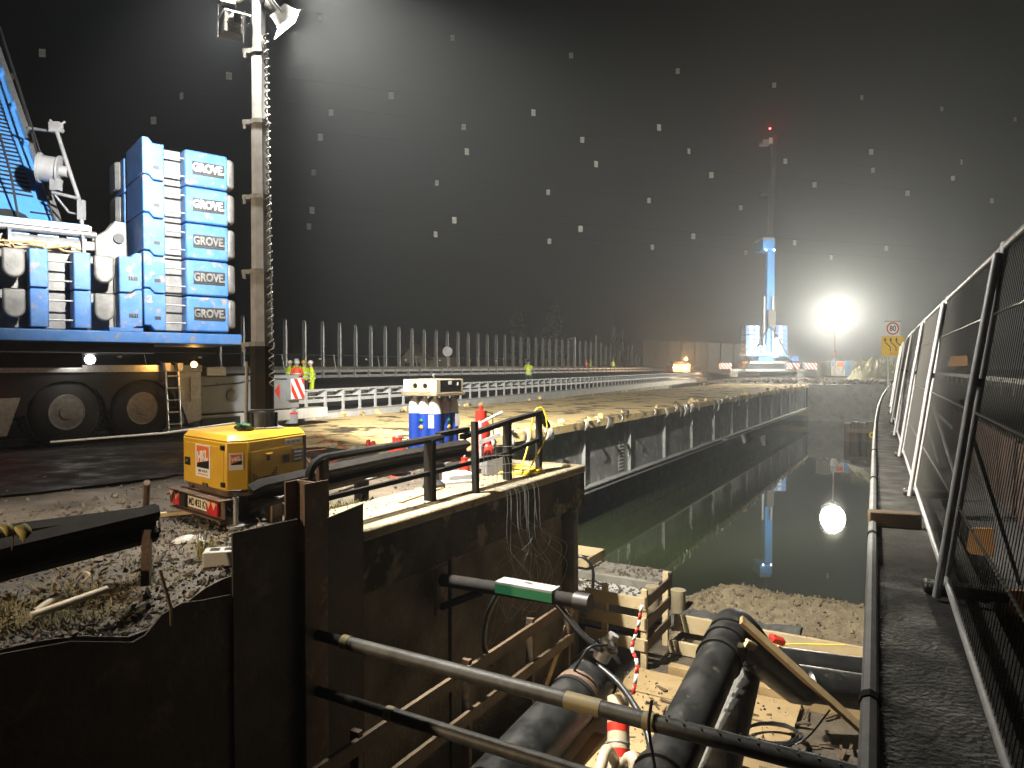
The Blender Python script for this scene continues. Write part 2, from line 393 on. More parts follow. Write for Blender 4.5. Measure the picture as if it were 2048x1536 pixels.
# ---- middle guardrail, twin beams with small blocks
mg = thing('median_guardrail', 'dark twin-beam guardrail along the middle of the motorway', 'guardrail', MR(0) + Vector((0, 0, -1.2)))
for z, h in ((-.30, .16), (-.62, .16)):
    MB().beam(MR(-.12) + Vector((0, 0, z)), MR(1) + Vector((0, 0, z)), .08, h).build('rail_beam', M_['galvdull'], mg)
pp = MB().box(-.04, .04, -.1, .1, -.72, -.24).build('post', M_['galvdull'], mg, local=True)
Iv = inv_of(mg); n = 78
for i in range(n):
    k = -.12 + 1.12 * i / (n - 1); Mx = Iv @ Matrix.Translation(MR(k)) @ Matrix.Rotation(R(62), 4, 'Z')
    if i == 0: pp.matrix_basis = Mx
    else: clone(pp, Mx)
# ---- far parapet, bare noise barrier posts and site fence on it
pa = MB(); pa.beam(NB(-7) + Vector((0, 0, -.3)), NB(44) + Vector((0, 0, -.3)), .35, .5)
tag(pa.build('parapet', M_['concrete']), 'low grey concrete parapet carrying the bare noise barrier posts', 'parapet')
ppm = None
ORD = ['first', 'second', 'third', 'fourth', 'fifth', 'sixth', 'seventh', 'eighth', 'ninth', 'tenth', 'eleventh', 'twelfth', 'thirteenth', 'fourteenth', 'fifteenth', 'sixteenth', 'seventeenth', 'eighteenth', 'nineteenth']
def nth(i):
    if i < 19: return ORD[i]
    t, u = divmod(i + 1, 10); T_ = {2: 'twent', 3: 'thirt', 4: 'fort', 5: 'fift'}[t]
    return T_ + ('ieth' if u == 0 else 'y-' + ORD[u - 1])
for k in range(-3, 42):
    h = 4.0 + .15 * nz(k * 7.1, 2)
    if k > 30: h = [5.0, 3.9, 3.4, 3.9, 3.0, 2.8, 2.4, 3.6, 3.9, 2.2, 1.6][k - 31]
    base = NB(k) + Vector((0, 0, -.045))
    o = thing('noise_barrier_post', nth(k + 3) + ' bare steel post from the left in the row along the motorway parapet', 'post', base, R(60), 'bare noise barrier posts along the motorway')
    hw, d = .075, .13
    x = MB(); x.box(-.012, .012, -d, d, 0, h); x.prism([(-hw, 0), (hw, 0), (hw, h), (-hw, h)], 'y', d, d + .02)
    x.prism([(-hw, 0), (hw, 0), (hw, h * .82), (.02, h - .05), (-.02, h - .05), (-hw, h * .82)], 'y', -d - .02, -d)
    x.build('flange_beam', M_['galv'], o, local=True)
    x = MB(); x.box(-.16, .16, -.2, .2, -.0, .025); x.build('base_plate', M_['galvdull'], o, local=True); MB().box(-.06, .06, d + .03, d + .09, 0.03, h * .8).build('guide_strip', M_['galv'], o, local=True)
# site fence in front of the posts: slim leaning stanchions, one cable, pale tags
sf = thing('cable_fence', 'slim site fence with leaning stanchions, a top cable and pale tags', 'fence', NB(-4) + Vector((1.2, -1, -.4)))
def SF(k, z): return NB(k) + Vector((1.0, -.75, z))
MB().tube([SF(-8, .95), SF(6, .93), SF(20, .92), SF(34, .9)], .02, 5).build('top_cable', M_['galvdull'], sf)
for i in range(15):
    k = -6 + i * 2.75
    MB().beam(SF(k, -.5), SF(k - .15, 1.0), .09, .05).build('stanchion', M_['galv'], sf)
    MB().obox(SF(k - .9, .62), (.3, .02, .14), (0, 0, R(60))).build('fence_tag', M_['white'], sf)

# ---- old bridge: scraped deck and plate girder
ob = thing('old_bridge', 'old steel girder bridge with its road surface scraped off and torn edges', 'bridge', B(11, 9.2, WATER))
dk = MB(); ss = frange(10.95, 72, 1.02); mm = [9.1, 9.25, 10.2, 11.5, 13, 14.5, 16, 16.8, 17.05]
vs = []; fs = []
for i, s in enumerate(ss):
    for j, m in enumerate(mm):
        e = .06 * nz(s * 1.7, m * 3) if 0 < j < 8 else 0
        mj = m + (.13 * nz(s * 2.3, m) if j in (0, 8) else 0)
        vs.append(B(s, mj, GZ - .02 + e - (.02 if j in (0, 8) else 0)))
n0 = len(vs)
for s in ss:
    for m in (9.1, 17.05): vs.append(B(s, m, GZ - .27))
k = len(mm)
for i in range(len(ss) - 1):
    for j in range(k - 1): fs.append((i * k + j, (i + 1) * k + j, (i + 1) * k + j + 1, i * k + j + 1))
    fs.append((i * k, i * k + k, n0 + 2 * i + 2, n0 + 2 * i)); fs.append((i * k + k - 1, n0 + 2 * i + 1, n0 + 2 * i + 3, i * k + 2 * k - 1))
fs.append(tuple(range(k)) + (n0 + 1, n0))
dk.add(vs, fs); dk.build('deck', M_['deck'], ob)
gb = MB(BM); gb.box(10.6, 71.6, 9.42, 9.46, -3.88, -1.97); girder = gb.build('girder_web', M_['girder'], ob)
MB(BM).box(10.6, 71.6, 9.16, 9.72, -3.92, -3.88).build('bottom_flange', M_['girder'], girder)
MB(BM).box(10.6, 71.6, 9.22, 9.66, -1.97, -1.93).build('top_flange', M_['girder'], girder)
st = MB(BM); st.box(12.6, 12.63, 9.30, 9.42, -3.87, -1.98); st = st.build('stiffener', M_['girder'], girder)
for i in range(1, 15): clone(st, Matrix.Translation(inv_of(ob).to_3x3() @ B(i * 4.1, 0, 0)))
for s0 in (17.2, 24.0, 33.1, 45.0):       # bolted splices
    b = MB(BM); b.box(s0, s0 + .45, 9.405, 9.42, -3.8, -2.05)
    for q in range(14):
        for d_ in (.06, .17, .28, .39): b.box(s0 + d_ - .016, s0 + d_ + .016, 9.385, 9.405, -3.74 + q * .123, -3.71 + q * .123)
    b.build('splice_plate', M_['castgrey'], girder)
for i in range(1, 5): MB(BM).box(10.6, 71.6, 9.4 + i * 1.8, 9.45 + i * 1.8, -3.7, -1.97).build('inner_girder', M_['girder'], ob)
MB(BM).box(10.6, 71.6, 9.0, 9.02, -3.99, -3.94).build('cable_tray', M_['galvdull'], ob)
# torn scraps of sheet hanging over the edge
for i in range(62):
    s = 12.0 + (i ** 1.12) * .56; 
    if s > 70: break
    s += random.uniform(-.3, .3)
    if random.random() < .18: continue
    wd = random.uniform(.1, .3) + .4 * random.random() ** 3; ln = random.uniform(.12, .45) + .35 * random.random() ** 3; x = MB(); k = 5; vs = []
    for r_ in range(k):
        f = r_ / (k - 1); wf = wd * (.35 + .65 * math.sin(min(1, f * 1.25) * math.pi / 2) + random.uniform(-.14, .14))
        for c in (-1, -.3, .4, 1):
            vs.append(B(s + c * wf / 2 + .05 * nz(i, f * 3), 8.98 - .10 * math.sin(f * 2.6) - .05 * nz(i * 3.1, f * 2, c), GZ + .05 - f * ln * (1 + .18 * nz(i, c, 5))))
    x.add(vs, [(r_ * 4 + c, r_ * 4 + c + 1, r_ * 4 + c + 5, r_ * 4 + c + 4) for r_ in range(k - 1) for c in range(3)])
    o = x.build('torn_scrap', M_['plastic'] if i % 3 != 1 else M_['concrete'], ob)
    so = o.modifiers.new('thick', 'SOLIDIFY'); so.thickness = .012
for i in range(90):                        # crumbs of broken concrete along the edges
    s = 11.5 + 58 * random.random() ** 1.6; m = random.choice((9.15, 9.3, 16.9, 17.0)) + random.uniform(-.1, .15); q = random.uniform(.05, .17)
    MB().obox(B(s, m, GZ + q * .3), (q * 1.6, q, q), (random.random() * 3, random.random() * 3, random.random() * 3)).build('broken_lump', M_['deck'], ob)

# ---- abutment on our side
ab = thing('abutment_wall', 'dark stained concrete abutment wall with a pale capped walkway on top', 'wall', B(8, 5.3, -5.1))
MB(BM).prism([(5.42, 4.85), (10.87, 4.85), (10.87, 9.0), (10.45, 9.0), (10.45, 5.9), (5.42, 5.9)], 'z', -1.78, -1.65).build('cap_slab', M_['capconc'], ab, bevel=.03)
MB(BM).box(5.42, 10.85, 4.865, 5.6, -2.32, -1.78).build('cap_fascia', M_['oldconc'], ab)
MB(BM).prism([(2.0, 5.06), (10.55, 5.06), (10.55, 16.8), (10.2, 16.8), (10.2, 5.6), (2.0, 5.6)], 'z', -6.4, -2.3).build('wall_core', M_['oldconc'], ab)
for a_, b_, z0, z1 in ((5.45, 7.0, -4.9, -2.95), (7.12, 8.05, -5, -2.55), (8.12, 9.2, -5, -2.6), (9.3, 10.2, -5, -2.45)):
    MB(BM).box(a_, b_, 4.99, 5.06, z0, z1).build('wall_panel', M_['oldconc'], ab, bevel=.02)
MB(BM).lathe([(.14, -6.3), (.14, -2.6), (.17, -2.45), (.17, -2.32)], 14, Matrix.Translation((10.36, 4.97, 0))).build('corner_pilaster', M_['oldconc'], ab)
MB(BM).box(7.06, 7.1, 4.95, 5.05, -5, -2.35).build('drain_pipe', M_['railblk'], ab)
# ---- steel shoring left of it
sh = thing('shoring_wall', 'rusty steel shoring plates held by an upright beam beside the pit', 'shoring', B(4.7, 4.8, -5.05))
MB(BM).prism([(3.86, -6), (4.56, -6), (4.56, -1.38), (3.86, -1.37)], 'y', 4.87, 4.885).build('steel_plate', M_['rustdk'], sh)
MB(BM).prism([(4.84, -6), (5.42, -6), (5.42, -1.385), (4.84, -1.45)], 'y', 4.86, 4.875).build('steel_plate', M_['rustdk'], sh)
MB(BM).box(4.56, 4.84, 4.78, 4.80, -6, -1.06).box(4.69, 4.71, 4.80, 5.02, -6, -1.06).box(4.56, 4.84, 5.02, 5.04, -6, -1.06).build('upright_beam', M_['rust'], sh)
lg = [(-3, -1.75), (1.6, -1.76), (2.2, -1.78), (2.6, -1.84), (3.02, -1.99), (3.12, -1.97), (3.25, -1.86), (3.42, -1.82), (3.6, -1.85), (3.86, -1.88)]
MB(BM).prism([(3.86, -6), (-3, -6)] + lg, 'y', 4.9, 4.915).build('lagging_plate', M_['rustdk'], sh)
# small bit of steel rod poking out of the lagging
MB(BM).tube([(3.3, 4.86, -1.95), (3.27, 4.82, -1.8), (3.2, 4.84, -1.5)], .012, 6).build('bent_rod', M_['rust'], sh)

# ---- far abutment, bank and stumps
fa = thing('far_abutment', 'pale grey concrete abutment across the water below the lit crane', 'abutment', B(73, 4, WATER))
MB(BM).box(71.8, 73.6, 1.5, 9.3, -6.4, GZ + .0).build('abutment_face', M_['concrete'], fa, bevel=.05)
MB(BM).box(71.3, 72.2, 9.3, 20, -6.4, -4.1).build('bearing_shelf', M_['concrete'], fa)
MB(BM).box(71.55, 71.8, 3.9, 5.0, -6.4, -2.3).build('buttress', M_['concrete'], fa)
MB(BM).box(70.9, 71.8, 9.3, 11.6, -4.62, -4.3).build('yellow_beam', M_['yellow'], fa)
rb = MB(BM)
for i in range(60):
    q = random.uniform(.08, .3); rb.obox((72 + random.uniform(-.2, 3), random.uniform(1.8, 9), GZ + q * .3), (q * 2, q * 1.5, q), (random.random() * 3, random.random() * 3, random.random() * 3))
struct(rb.build('rubble', M_['stone'], smooth=False), 'stuff')
fb = MB()
ns = 24; nmm = 14
fb.add([B(70.5 + i * .5, -12 + j * .95, WATER - .3 + (3.6 * sm(0, 9, i * .5) + .5 * nz(i * .4, j * .4) * sm(0, 2, i * .5))) for i in range(ns) for j in range(nmm)],
       [(i * nmm + j, (i + 1) * nmm + j, (i + 1) * nmm + j + 1, i * nmm + j + 1) for i in range(ns - 1) for j in range(nmm - 1)])
struct(fb.build('far_bank', M_['dirt']))

# ---- walkway slab, kerb pipe, right hand road
wk = MB(); ss = [-2, 0, 2, 4, 6, 8, 10, 12, 14, 17, 20, 24, 28, 33, 38, 44, 50, 57, 64, 72]; vs = []
for s in ss: vs += [K(s, -.035, -2.0), K(s, -.035, -1.4), K(s, .62, -1.4), K(s, .62, -2.0)]
wk.add(vs, [(i * 4 + j, i * 4 + 4 + j, i * 4 + 4 + (j + 1) % 4, i * 4 + (j + 1) % 4) for i in range(len(ss) - 1) for j in range(4)])
struct(wk.build('walkway', M_['walk']))
kb = thing('edge_tube', 'grey steel edge tube running along the narrow walkway above the pit', 'edge tube', K(4, -.02, -1.4))
sss = [-1] + [i * .8 for i in range(0, 90)]
MB().tube([K(s, -.005, -1.375) for s in sss], .034, 8).build('tube', M_['galvdull'], kb)
for s in (3.2, 6.4, 9.6, 12.8): MB().tube([K(s, -.005, -1.375), K(s + .06, -.005, -1.375)], .042, 8).build('joint_sleeve', M_['railblk'], kb)
rd = MB(); vs = []
for s in ss: vs += [K(s, .62, -1.62), K(s, 14, -1.62)]
rd.add(vs, [(i * 2, i * 2 + 2, i * 2 + 3, i * 2 + 1) for i in range(len(ss) - 1)])
struct(rd.build('road', M_['road']))
rs = MB(); vs = []
for s in ss: vs += [K(s, 1.7, -1.616), K(s, 1.82, -1.616)]
rs.add(vs, [(i * 2, i * 2 + 2, i * 2 + 3, i * 2 + 1) for i in range(len(ss) - 1)])
struct(rs.build('road_marking', M_['white']))

# ---- gravel bank at the waterline
gv = MB(); ns, nn = 40, 44; vs = []
def gz_(s, m):
    hump = .55 * math.exp(-((s - 14.2) / .8) ** 2) * (.55 + .45 * sm(-.5, 1.0, m)) * (1 - .75 * sm(3.3, 4.3, m)) * sm(4.9, 4.0, m)
    return -5.02 + hump + .12 * sm(12.7, 13.3, s) * sm(15.6, 14.5, s) + .07 * nz(s * 1.5, m * 1.5) + .03 * nz(s * 6, m * 6) - .9 * sm(14.6, 16.2, s)
for i in range(ns):
    for j in range(nn):
        s = 12.6 + 3.9 * i / (ns - 1); m = -1.5 + 8.6 * j / (nn - 1); vs.append(B(s, m, gz_(s, m)))
gv.add(vs, [(i * nn + j, (i + 1) * nn + j, (i + 1) * nn + j + 1, i * nn + j + 1) for i in range(ns - 1) for j in range(nn - 1)])
struct(gv.build('gravel_bank', M_['gravel'], angle=80))
def stones(name, mat_, n, area, zf, qa, qb, seed):
    rnd = random.Random(seed); x = MB()
    for i in range(n):
        s, m = area(rnd); q = qa + (qb - qa) * rnd.random() ** 2.5
        E = Euler((rnd.random() * 6, rnd.random() * 6, rnd.random() * 6)).to_matrix(); c = B(s, m, zf(s, m) + q * .2)
        pts = [Vector((0, 0, 1)), Vector((0, 0, -.8)), Vector((1, 0, .1)), Vector((-.9, .1, -.1)), Vector((.1, 1, 0)), Vector((0, -1.1, .1))]
        pts = [c + E @ Vector((p.x * q * rnd.uniform(.7, 1.3), p.y * q * rnd.uniform(.6, 1.1), p.z * q * rnd.uniform(.4, .8))) for p in pts]
        x.add(pts, [(0, 2, 4), (0, 4, 3), (0, 3, 5), (0, 5, 2), (1, 4, 2), (1, 3, 4), (1, 5, 3), (1, 2, 5)])
    return struct(x.build(name, mat_, smooth=False), 'stuff')
stones('gravel_pebbles', M_['gravel'], 2600, lambda r: (r.uniform(12.9, 15.2), r.uniform(-.6, 6.6)), gz_, .012, .06, 1)
stones('pale_rubble', M_['stone'], 3600, lambda r: (r.uniform(.6, 5.6), 5.0 + 4.2 * r.random() ** 1.5), ground_z, .006, .05, 2)
stones('dark_pebbles', M_['stonedk'], 9000, lambda r: (r.uniform(.8, 5.2), 5.0 + 3.2 * r.random() ** 1.3), ground_z, .005, .026, 3)
stones('yard_crumbs', M_['stone'], 900, lambda r: (r.uniform(2, 10.2), r.uniform(6, 12)), lambda s, m: ground_z(s, m) + .0, .01, .05, 4)

# ================================================================== NEAR CRANE
cr = thing('mobile_crane', 'large blue mobile crane with stacked counterweights parked on the left', 'crane', B(8.5, 16.7, GZ + .06))
def bx(*a): return MB(BM).box(*a)
bx(-4, 11.1, 15.75, 17.7, -1.1, -.12).build('chassis', M_['dark'], cr)
bx(-4, 11.2, 15.22, 18.2, -.12, -.03).build('carrier_deck', M_['checker'], cr)
bx(-4, 11.2, 15.18, 15.22, -.13, .02).build('deck_trim', M_['alu'], cr)
bx(-4, 7.0, 15.24, 15.3, -.6, -.14).build('side_valance', M_['dark'], cr)
fd = MB(BM); poly = [(7.0, -.14), (10.55, -.14), (10.55, -1.0), (10.45, -.95)]
for cxs in (9.75, 8.1):
    for q in range(0, 9): 
        a_ = q * math.pi / 8; poly.append((cxs + .8 * math.cos(a_), -.96 + .66 * math.sin(a_)))
poly += [(7.15, -1.0), (7.0, -.6)]
fd.prism([(s, z) for s, z in poly], 'y', 15.26, 15.34); fd.build('mudguard', M_['black'], cr)
MB(BM).prism([(3.2, -.62), (7.2, -.62), (6.95, -1.35), (3.2, -1.35)], 'y', 15.24, 15.28).build('side_panel', M_['checker'], cr)
bx(4.6, 7.0, 15.22, 15.24, -.56, -.2).build('control_box', M_['black'], cr)
for i in range(2): bx(6.5 + i * .16, 6.6 + i * .16, 15.2, 15.22, -.48, -.42).build('red_marker_lamp', M_['lens_red'], cr)
MB(BM).prism([(10.55, -.14), (11.2, -.14), (11.2, -1.3), (10.85, -1.38), (10.62, -.8)], 'y', 15.22, 15.3).build('end_panel', M_['checker'], cr)
bx(10.9, 11.15, 15.205, 15.22, -.85, -.25).build('panel_door', M_['checker'], cr, bevel=.005)
def wheel(c, parent, rad=.745, wd=.45):
    T = Matrix.Translation(c) @ Matrix.Rotation(R(60), 4, 'Z') @ Matrix.Rotation(R(90), 4, 'X')   # local z points to the near side
    pr = [(.33, -wd / 2), (rad - .1, -wd / 2), (rad - .02, -wd / 2 + .06), (rad, -wd / 2 + .12), (rad, wd / 2 - .12), (rad - .02, wd / 2 - .06), (rad - .1, wd / 2), (.36, wd / 2), (.355, wd / 2 - .03)]
    ty = MB().lathe(pr, 40, T).build('tyre', M_['tyre'], parent)
    tr = MB()
    for q in range(40):
        a_ = 2 * math.pi * q / 40
        tr.M = T @ Matrix.Rotation(a_, 4, 'Z'); tr.box(rad - .015, rad + .018, -.045, .045, -.19, -.02); tr.M = tr.M @ Matrix.Rotation(.08, 4, 'Z'); tr.box(rad - .015, rad + .018, -.045, .045, .02, .19)
    tr.build('tread_block', M_['tyre'], ty)
    rm = MB().lathe([(.372, wd / 2 + .012), (.36, wd / 2 + .02), (.335, wd / 2 + .012), (.325, wd / 2 - .05), (.30, wd / 2 - .12), (.235, wd / 2 - .10), (.225, wd / 2 - .02), (.15, wd / 2), (.14, wd / 2 + .03), (.0, wd / 2 + .035)], 36, T).build('rim', M_['rim'], parent)
    bt = MB()
    for q in range(12):
        a_ = 2 * math.pi * q / 12; bt.lathe([(.018, wd / 2 - .11), (.018, wd / 2 - .06), (0, wd / 2 - .058)], 6, T @ Matrix.Translation((.268 * math.cos(a_), .268 * math.sin(a_), 0)))
    bt.build('wheel_nut', M_['castgrey'], rm)
for s in (3.1, 8.1, 9.75): wheel(B(s, 15.55, -.96), cr)
ld = MB(BM)
for s in (10.2, 10.52): ld.tube([(s, 15.05, -1.5), (s, 15.12, -.1), (s, 15.2, .06), (s, 15.35, .1)], .022, 8)
ld = ld.build('access_ladder', M_['alu'], cr)
for i in range(5): MB(BM).beam((10.2, 15.06, -1.35 + i * .28), (10.52, 15.06, -1.35 + i * .28), .05, .025).build('rung', M_['alu'], ld)
for s in (10.14, 10.46): MB(BM).prism([(s, -.1), (s + .1, -.1), (s + .13, .07), (s - .03, .07)], 'y', 15.02, 15.12).build('grab_cloth', M_['white'], ld)
# grey outrigger beam with striped end and foot
og = bx(11.2, 14.45, 15.32, 15.95, -1.19, -.25).build('outrigger_beam', M_['cranegrey'], cr, bevel=.03)
bx(11.35, 11.9, 15.2, 15.9, -.25, -.02).build('outrigger_housing', M_['checker'], cr, bevel=.02)
bx(11.25, 12.4, 15.29, 15.32, -1.5, -1.3).build('ground_beam', M_['dark'], cr)
bx(11.2, 15.6, 15.36, 15.9, -1.52, -1.22).build('skid_beam', M_['newconc'], cr, bevel=.02)
MB(BM).prism([(13.55, -.68), (13.72, -.5), (13.72, -.9)], 'y', 15.31, 15.318).build('red_mark', M_['red'], og)
for s, z in ((11.75, -.45), (11.95, -.45), (12.2, -.45)): MB(BM).lathe([(.035, 0), (.035, .015), (0, .02)], 10, Matrix.Translation((s, 15.32, z)) @ Matrix.Rotation(R(90), 4, 'X')).build('bolt', M_['cranegrey'], og)
MB(BM).lathe([(.16, 0), (.16, .03), (.1, .05), (0, .05)], 16, Matrix.Translation((12.15, 15.32, -.75)) @ Matrix.Rotation(R(90), 4, 'X')).build('pin_boss', M_['castgrey'], og)
MB(BM).tube(catmull([(11.3, 15.3, -.5), (12.2, 15.28, -.45), (13.0, 15.29, -.35), (14.2, 15.29, -.36)]), .012, 6).build('cable', M_['hose'], og)
def stripes(x0, x1, z0, z1, y, parent, MM, n=4, slope=.6, ax='y'):
    bd = MB(MM); bd.prism([(x0, z0), (x1, z0), (x1, z1), (x0, z1)], ax, y, y + .015); bd = bd.build('striped_plate', M_['whiteclean'], parent)
    wdt = (x1 - x0); h = z1 - z0; st_ = (wdt + h * slope) / n
    for i in range(n):
        a_ = x0 + i * st_; P = [(a_, z1), (a_ + st_ * .5, z1), (a_ + st_ * .5 + h * slope - h * slope * 2, z0), (a_ - h * slope, z0)]
        P = [(a_, z1), (a_ + st_ * .5, z1), (a_ + st_ * .5 - h * slope, z0), (a_ - h * slope, z0)]
        P = [(x0 + x1 - p[0], p[1]) for p in P][::-1]
        def clip(P, sgn, lim):
            out = []
            for k_ in range(len(P)):
                p, q = P[k_], P[(k_ + 1) % len(P)]; ip, iq = sgn * (p[0] - lim) <= 0, sgn * (q[0] - lim) <= 0
                if ip: out.append(p)
                if ip != iq:
                    f = (lim - p[0]) / (q[0] - p[0]); out.append((lim, p[1] + f * (q[1] - p[1])))
            return out
        P = clip(P, 1, x1); P = clip(P, -1, x0) if len(P) > 2 else P
        if len(P) > 2: MB(MM).prism(P, ax, y - .004, y).build('red_stripe', M_['red'], bd)
stripes(14.02, 14.5, -.92, -.36, 15.18, cr, BM, 3, .55)
stripes(15.2, 15.66, -.92, -.36, -14.51, cr, BM @ Matrix.Rotation(R(-90), 4, 'Z') @ Matrix.Scale(-1, 4, (1, 0, 0)), 3, .55)
bx(13.98, 14.5, 15.2, 15.7, -.95, -.33).build('outrigger_end', M_['cranegrey'], cr)
MB(BM).lathe([(.2, -1.62), (.2, -1.36), (.15, -1.33), (.17, -1.2), (.17, -.9)], 18, Matrix.Translation((14.28, 15.5, 0))).build('outrigger_jack', M_['cranegrey'], cr)
MB(BM).lathe([(.21, -1.36), (.21, -1.31)], 18, Matrix.Translation((14.28, 15.5, 0))).build('jack_ring', M_['red'], cr)
# superstructure
U = Vector((math.sin(R(50)), math.cos(R(50)), 0)); V = Vector((-U.y, U.x, 0))
C0 = Vector((-6.46, 12.5, 0)); SM = frame_matrix(C0, U, V)
def sb(*a): return MB(SM).box(*a)
sb(-6.2, 1.68, -.04, 2.3, .40, .60).build('counterweight_tray', M_['blue'], cr, bevel=.02)
sb(-.55, -.03, -.045, .3, .60, .66).build('tray_lip', M_['blue'], cr)
sb(-4.5, -.8, 1.0, 4.5, -.03, .40).build('turntable', M_['dark'], cr)
sb(-3.6, .2, .2, 2.0, .22, .40).build('tray_underframe', M_['dark'], cr)
H = .665
for i in range(5):
    z = .62 + i * H; g_ = .012
    cw = MB(SM); cw.prism([(0, z + .1), (.1, z + .1), (.17, z + g_), (.355, z + g_), (.355, z + H - g_), (.17, z + H - g_), (.1, z + H + .1 - 2 * g_), (0, z + H + .1 - 2 * g_)], 'y', 0, 1.22)
    cw = cw.build('counterweight_slab', M_['blue'], cr, bevel=.018)
    sb(.36, .70, .28, 1.3, z + g_, z + H - g_).build('ladder_recess', M_['castgrey'], cw, bevel=.01)
    sb(.70, 1.46, 0, 1.3, z + g_, z + H - g_).build('lettered_block', M_['blue'], cw, bevel=.035)
    lug = MB(SM); lug.prism([(1.46, .10), (1.56, .10), (1.64, .2), (1.66, .38), (1.66, 1.0), (1.46, 1.0)], 'z', z + .1, z + H - .03); lug.build('end_lug', M_['castgrey'], cw, bevel=.045)
    sb(.83, 1.39, -.012, -.001, z + .22, z + .46).build('name_recess', M_['dark'], cw, bevel=.004)
    text('raised_name', 'GROVE.', .205, M_['castgrey'] if i < 3 else M_['white'], cw, SM @ Matrix.Translation((1.10, -.026, z + .34)) @ Matrix.Rotation(R(90), 4, 'X'), extrude=.014, offset=.007, xs=.78)  # upper names white to stand for the floodlight glare on them
    for q in (.16, .48): MB(SM).tube([(.34, .05, z + q), (.72, .05, z + q)], .016, 8).build('rung', M_['galvdull'], cw)
    sb(.17, .27, -.004, .0, z + .2, z + .26).build('lifting_slot', M_['dark'], cw)
    if i < 2: text('number_mark', '2', .17, M_['white'], cw, SM @ Matrix.Translation((.09, -.006, z + .56)) @ Matrix.Rotation(R(90), 4, 'X'), extrude=.003, offset=.004)
    sb(-.02, .62, 1.35, 2.2, z + g_, z + H - g_).build('rear_block', M_['blue'], cw, bevel=.02)
    MB(SM).prism([(-.1, 1.7), (-.02, 1.6), (-.02, 2.2), (-.1, 2.2)], 'z', z + .1, z + H - .02).build('end_lug', M_['castgrey'], cw, bevel=.03)
for i in range(2):
    z = .62 + i * .645; H2 = .645; g_ = .012
    cw = MB(SM); cw.prism([(-.385, z + g_), (-.2, z + g_), (-.13, z + .07), (-.025, z + .07), (-.025, z + H2 + .06), (-.13, z + H2 + .06), (-.2, z + H2 - g_), (-.385, z + H2 - g_)], 'y', 0, .9)
    cw = cw.build('low_counterweight', M_['blue'], cr, bevel=.018)
    sb(-6.0, -.385, .42, .9, z + g_, z + H2 - g_).build('block_core', M_['castgrey'], cw)
    for a_, b_ in ((-1.06, -.81), (-1.67, -1.41), (-2.75, -2.4), (-3.6, -3.2)): sb(a_, b_, 0, .42, z + g_, z + H2 - g_).build('blue_face', M_['blue'], cw, bevel=.018)
    for c_ in (-.6, -1.87): 
        tg = MB(SM); tg.prism([(c_ - .15, z + H2 - .03), (c_ - .15, z + .3)] + [(c_ - .15 * math.cos(q * math.pi / 8), z + .3 - .15 * math.sin(q * math.pi / 8)) for q in range(1, 8)] + [(c_ + .15, z + .3), (c_ + .15, z + H2 - .03)], 'y', .04, .2)
        tg.build('hook_tongue', M_['castgrey'], cw, bevel=.03)
        sb(c_ + .2, c_ + .24, .3, .42, z + .02, z + H2 - .02).build('recess_rib', M_['castgrey'], cw)
    for q in (.14, .46): MB(SM).tube([(-1.42, .1, z + q), (-1.05, .1, z + q)], .016, 8).build('rung', M_['galvdull'], cw)
    sb(-.24, -.1, -.003, .0, z + .22, z + .29).build('plate_recess', M_['black'], cw)
    text('number_mark', '191', .085, M_['castgrey'], cw, SM @ Matrix.Translation((-.17, -.008, z + .255)) @ Matrix.Rotation(R(90), 4, 'X'), extrude=.004)
# upper frame, rope, winch and catwalk
sb(-6.0, -.45, 1.0, 3.2, 1.2, 2.05).build('upper_frame', M_['castgrey'], cr)
sb(-4.2, -.62, .75, 1.0, 2.05, 2.2).build('frame_ledge', M_['castgrey'], cr)
MB(SM).tube([(-5, .72, 2.32), (-.6, .72, 2.32)], .06, 12).build('catwalk_tube', M_['alu'], cr)
sb(-5, -.7, .8, 1.3, 2.36, 2.5).build('blue_catwalk', M_['bluepl'], cr, bevel=.01)
sb(-.9, -.66, .79, .8, 2.385, 2.48).build('yellow_label', M_['yellow'], cr)
for i in range(4): sb(-2.3 + i * .42, -2.0 + i * .42, .77, .8, 2.2, 2.25).build('catwalk_slot', M_['bluepl'], cr)
for yy in (.7, 1.0): MB(SM).prism([(-.62, 1.7), (-.1, 1.75), (-.12, 2.6), (-.3, 2.62), (-.42, 2.45), (-.62, 2.3)], 'y', yy, yy + .1).build('pin_bracket', M_['castgrey'], cr, bevel=.02)
MB(SM).lathe([(.09, 0), (.09, .5)], 14, Matrix.Translation((-.25, 1.15, 2.3)) @ Matrix.Rotation(R(90), 4, 'X')).build('bracket_pin', M_['dark'], cr)
MB(SM).lathe([(.3, 0), (.3, .05), (.2, .05), (.2, 1.05), (.3, 1.05), (.3, 1.1)], 24, Matrix.Translation((-1.9, .75, 2.02)) @ Matrix.Rotation(R(90), 4, 'Y')).build('winch_drum', M_['galvdull'], cr)
rp = MB(SM); pts = []
for i in range(160):
    a_ = i * .5; pts.append((-1.5 + .55 * math.cos(a_ * .23) + .1 * math.sin(a_ * 1.7), .55 + .16 * math.sin(a_ * .31), 2.0 + .05 * math.sin(a_ * 1.3) + .05 * nz(i * .3, 1)))
rp.tube(pts, .02, 5).build('brown_rope', M_['wood'], cr)
